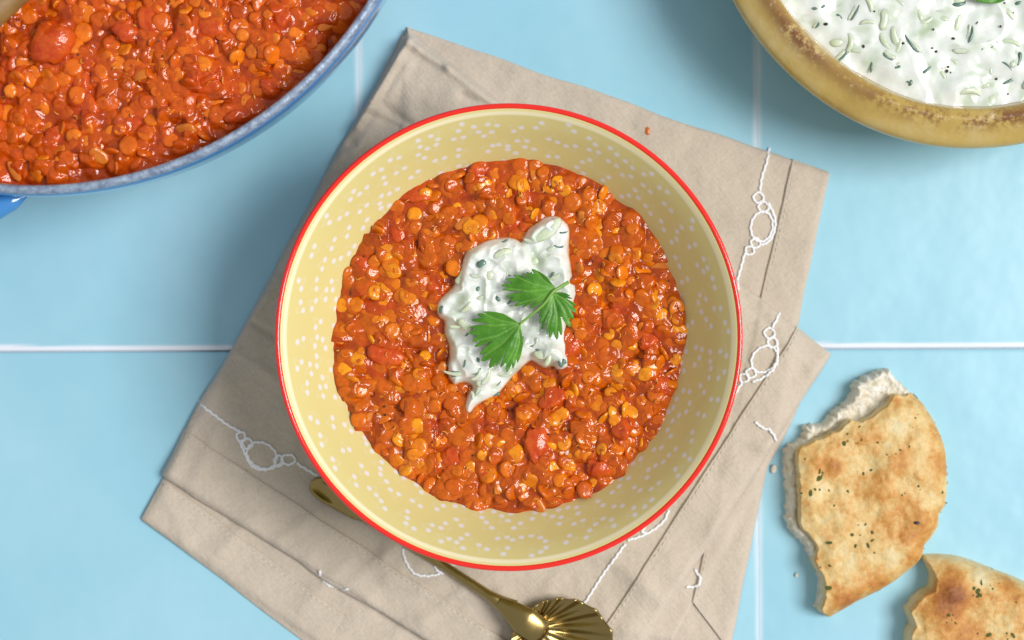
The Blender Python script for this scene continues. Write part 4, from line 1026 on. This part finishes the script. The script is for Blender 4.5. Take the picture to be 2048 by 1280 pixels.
dip = empty('yogurt_dip', (*SCN, 36)); tag(dip, 'white yogurt dip with cucumber shreds and pepper filling the stoneware bowl', 'dip')
DZ = 41.5
sx0, sy0 = px(1540, 250, DZ); sx1, sy1 = px(2120, -60, DZ)
dxs = uneven(SCN[0] - SR, sx0, sx1, SCN[0] + SR, 0.36, 1.2); dys = uneven(SCN[1] - SR, sy0, sy1, SCN[1] + SR, 0.36, 1.2)
X, Y = np.meshgrid(dxs, dys); RD = np.hypot(X - SCN[0], Y - SCN[1])
DD = DZ + 1.6 * (1 - np.abs(fbm(X, Y, 18, 2, 61)) * 2) * .8 + 0.9 * fbm(X, Y, 8, 2, 62) + 0.12 * fbm(X, Y, 3, 1, 63) - 1.6 * sstep(SR - 24, SR - 15, RD)
GD = Grid(dxs, dys, DD)
rr = random.Random(31); npl = 0; used = []
def vis(x, y): return sx0 < x < sx1 and sy0 < y < sy1 and math.hypot(x - SCN[0], y - SCN[1]) < SR - 18
fixed = [(1715, 20, 8, .9, 1.1, 1), (1775, 90, 12, 1.1, -.95, 0), (1822, 88, 9, .8, -.9, 1), (1776, 115, 5, 1.0, -.6, 1), (1790, 70, 11, 1.6, -1.3, 0), (1945, 98, 14, 1.0, .25, 0), (1760, 25, 7, 1.2, 1.3, 0), (1772, 35, 9, 2.2, 1.4, 0), (1640, 45, 4, .8, 1.2, 1), (1918, 8, 6, 1.3, .1, 1), (1944, 70, 7, .8, 1.3, 1), (1690, 110, 7, 1.0, .8, 1), (1680, 80, 7, 1.9, .2, 0), (1796, 134, 2.2, .9, .3, 1), (1880, 195, 8, 2.2, 1.2, 0), (1980, 205, 8, 2.6, .9, 0), (1990, 90, 4, .7, .7, 1), (2040, 120, 6, 1.4, 1.3, 1), (1850, 45, 7, 1.1, .4, 0), (1870, 130, 9, 1.3, -.3, 0)]
for x, y, L, wd, rot, dark in fixed:
    X_, Y_ = px(x, y, 43); z = float(GD(X_, Y_)) + (-0.2 if dark else -0.46) * wd
    cu = rr.uniform(.1, .6)
    shred(rr, X_, Y_, L, wd * (.55 if dark else .9), wd * .4, cu, rot, z, M_DCUC if dark else M_CUC, 'cucumber_shred', dip, x); used.append((X_, Y_))
    if dark:
        x2, y2 = X_ - math.sin(rot) * wd * 1.05, Y_ + math.cos(rot) * wd * 1.05
        shred(rr, x2, y2, L * 1.1, wd * .9, wd * .4, cu, rot, float(GD(x2, y2)) - 0.42 * wd, M_CUC, 'cucumber_shred', dip, x)
while npl < 60:
    x = rr.uniform(sx0, sx1); y = rr.uniform(sy0, sy1)
    if not vis(x, y) or any((x - a) ** 2 + (y - b) ** 2 < 3.2 ** 2 for a, b in used): continue
    used.append((x, y)); dark = rr.random() < 0.22; wd = rr.uniform(.3, .6) if dark else rr.uniform(.6, 1.3)
    z = float(GD(x, y)) + (rr.uniform(-.45, -.02) if dark else rr.uniform(-.62, -.52)) * wd
    shred(rr, x, y, rr.uniform(2, 6) if dark else rr.uniform(5, 12), wd, wd * .55, rr.uniform(.1, 1.0), rr.uniform(0, 3.14), z, M_DCUC if dark else M_CUC, 'cucumber_shred', dip, npl); npl += 1
GT = np.zeros_like(DD)
for s in used:                                             # yogurt clings up round the shreds
    i0, i1 = np.searchsorted(dxs, [s[0] - 4, s[0] + 4]); j0, j1 = np.searchsorted(dys, [s[1] - 4, s[1] + 4])
    d2 = (X[j0:j1, i0:i1] - s[0]) ** 2 + (Y[j0:j1, i0:i1] - s[1]) ** 2; DD[j0:j1, i0:i1] += rr.uniform(-.1, .3) * np.exp(-d2 / 3); GT[j0:j1, i0:i1] += rr.uniform(.15, .6) * np.exp(-d2 / 4)
height_mesh('yogurt', dxs, dys, DD + 0.22 * fbm(X, Y, 5, 2, 92), RD < SR - 11.5, M_YOG, dip, {'green': 0.5 * sstep(0.2, 0.7, fbm(X, Y, 8, 3, 85)) + 0.45 * sstep(.3, .75, fbm(X * .5, Y, 3.4, 2, 86)) + np.minimum(GT, .7)})
far_s = {0: [], 1: []}
for k in range(230):
    a_ = rr.uniform(0, 6.283); q_ = (SR - 19) * math.sqrt(rr.random()); x = SCN[0] + q_ * math.cos(a_); y = SCN[1] + q_ * math.sin(a_)
    if vis(x, y): continue
    dk = k % 4 == 0; L = rr.uniform(4, 10); wd = rr.uniform(.3, .6) if dk else rr.uniform(.6, 1.2); t = np.linspace(-1, 1, 7); ro = rr.uniform(0, 3.14)
    V, F = tube_geo(np.stack([L / 2 * t * math.cos(ro), L / 2 * t * math.sin(ro), 0 * t], 1), wd * np.sqrt(1.04 - t ** 2), 6, .5)
    far_s[dk].append((V + np.array([x, y, float(GD(x, y)) + .1]), F))
for dk in (0, 1):
    V, F = join_geo(far_s[dk]); o = mesh_obj('cucumber_skins' if dk else 'cucumber_shavings', V, F, M_DCUC if dk else M_CUC); put(o, dip); tag(o, kind='stuff')
pep = []
for k in range(42):
    while True:
        x = rr.uniform(sx0, sx1); y = rr.uniform(sy0, sy1)
        if vis(x, y): break
    s = rr.uniform(.18, .45) if k > 5 else rr.uniform(.45, .65)
    V, F = lump_geo(k, s * rr.uniform(.7, 1.3), s, s * .7, .45); pep.append((V + np.array([x, y, float(GD(x, y)) + 0.25]), F))
V, F = join_geo(pep); o = mesh_obj('pepper_grains', V, F, M_PEP); put(o, dip); tag(o, kind='stuff')
# herb leaf just inside the top of the picture, on the dip
lp = [(1950, -2), (1965, 4), (1985, 6), (2003, 4), (2016, -3), (2035, -12), (2048, -30), (2040, -52), (2018, -62), (1990, -66), (1965, -55), (1950, -38), (1944, -18)]
hl = empty('herb_leaf', (*px(1990, -25, 47), 46)); tag(hl, 'green herb leaf edge on the yogurt dip in the stoneware bowl', 'herb')
lo = smooth_poly(pxs(lp, 47), 2); lb = px(2046, -40, 47)
leaf('blade', lo, lb, [px(1948, -10, 47), px(1985, 4, 47), px(1990, -62, 47)], lambda x, y: 45.6 + 0.4 * fbm(x, y, 6, 2, 5), M_LEAF, hl, 0.6)
V, F = tube_geo(catmull([(*lb, 45.6), (*px(2070, -50, 47), 45.8), (*px(2100, -70, 47), 45.0)], 6), .6, 8); put(mesh_obj('stem', V, F, M_STEM), hl)

# ------------------------------------------------------------------ small crumbs
M_SPL = M('sauce_splash').set(Base_Color=(0.52, 0.12, 0.01), Roughness=0.3).m
V, F = lump_geo(5, .9, 1.5, .35, .25); x, y = px(1295, 262, 2); c_ = mesh_obj('sauce_speck', V, F, M_SPL); c_.location = Vector((x, y, float(HS(x, y)) + .1)) * MM
tag(c_, 'small orange sauce speck dropped on the napkin above the bowl', 'speck')
for (a, b, s, lab) in ((1547, 938, 1.0, 'pale bread crumb between the napkin edge and the torn flatbread'), (1593, 1150, .55, 'tiny brown bread crumb on the tile in the torn flatbread shadow')):
    V, F = lump_geo(a, s, s * 1.6, s * .8, .4); x, y = px(a, b); c_ = mesh_obj('bread_crumb', V, F, M_CRUMB); c_.location = (x * MM, y * MM, s * .6 * MM); tag(c_, lab, 'crumb')
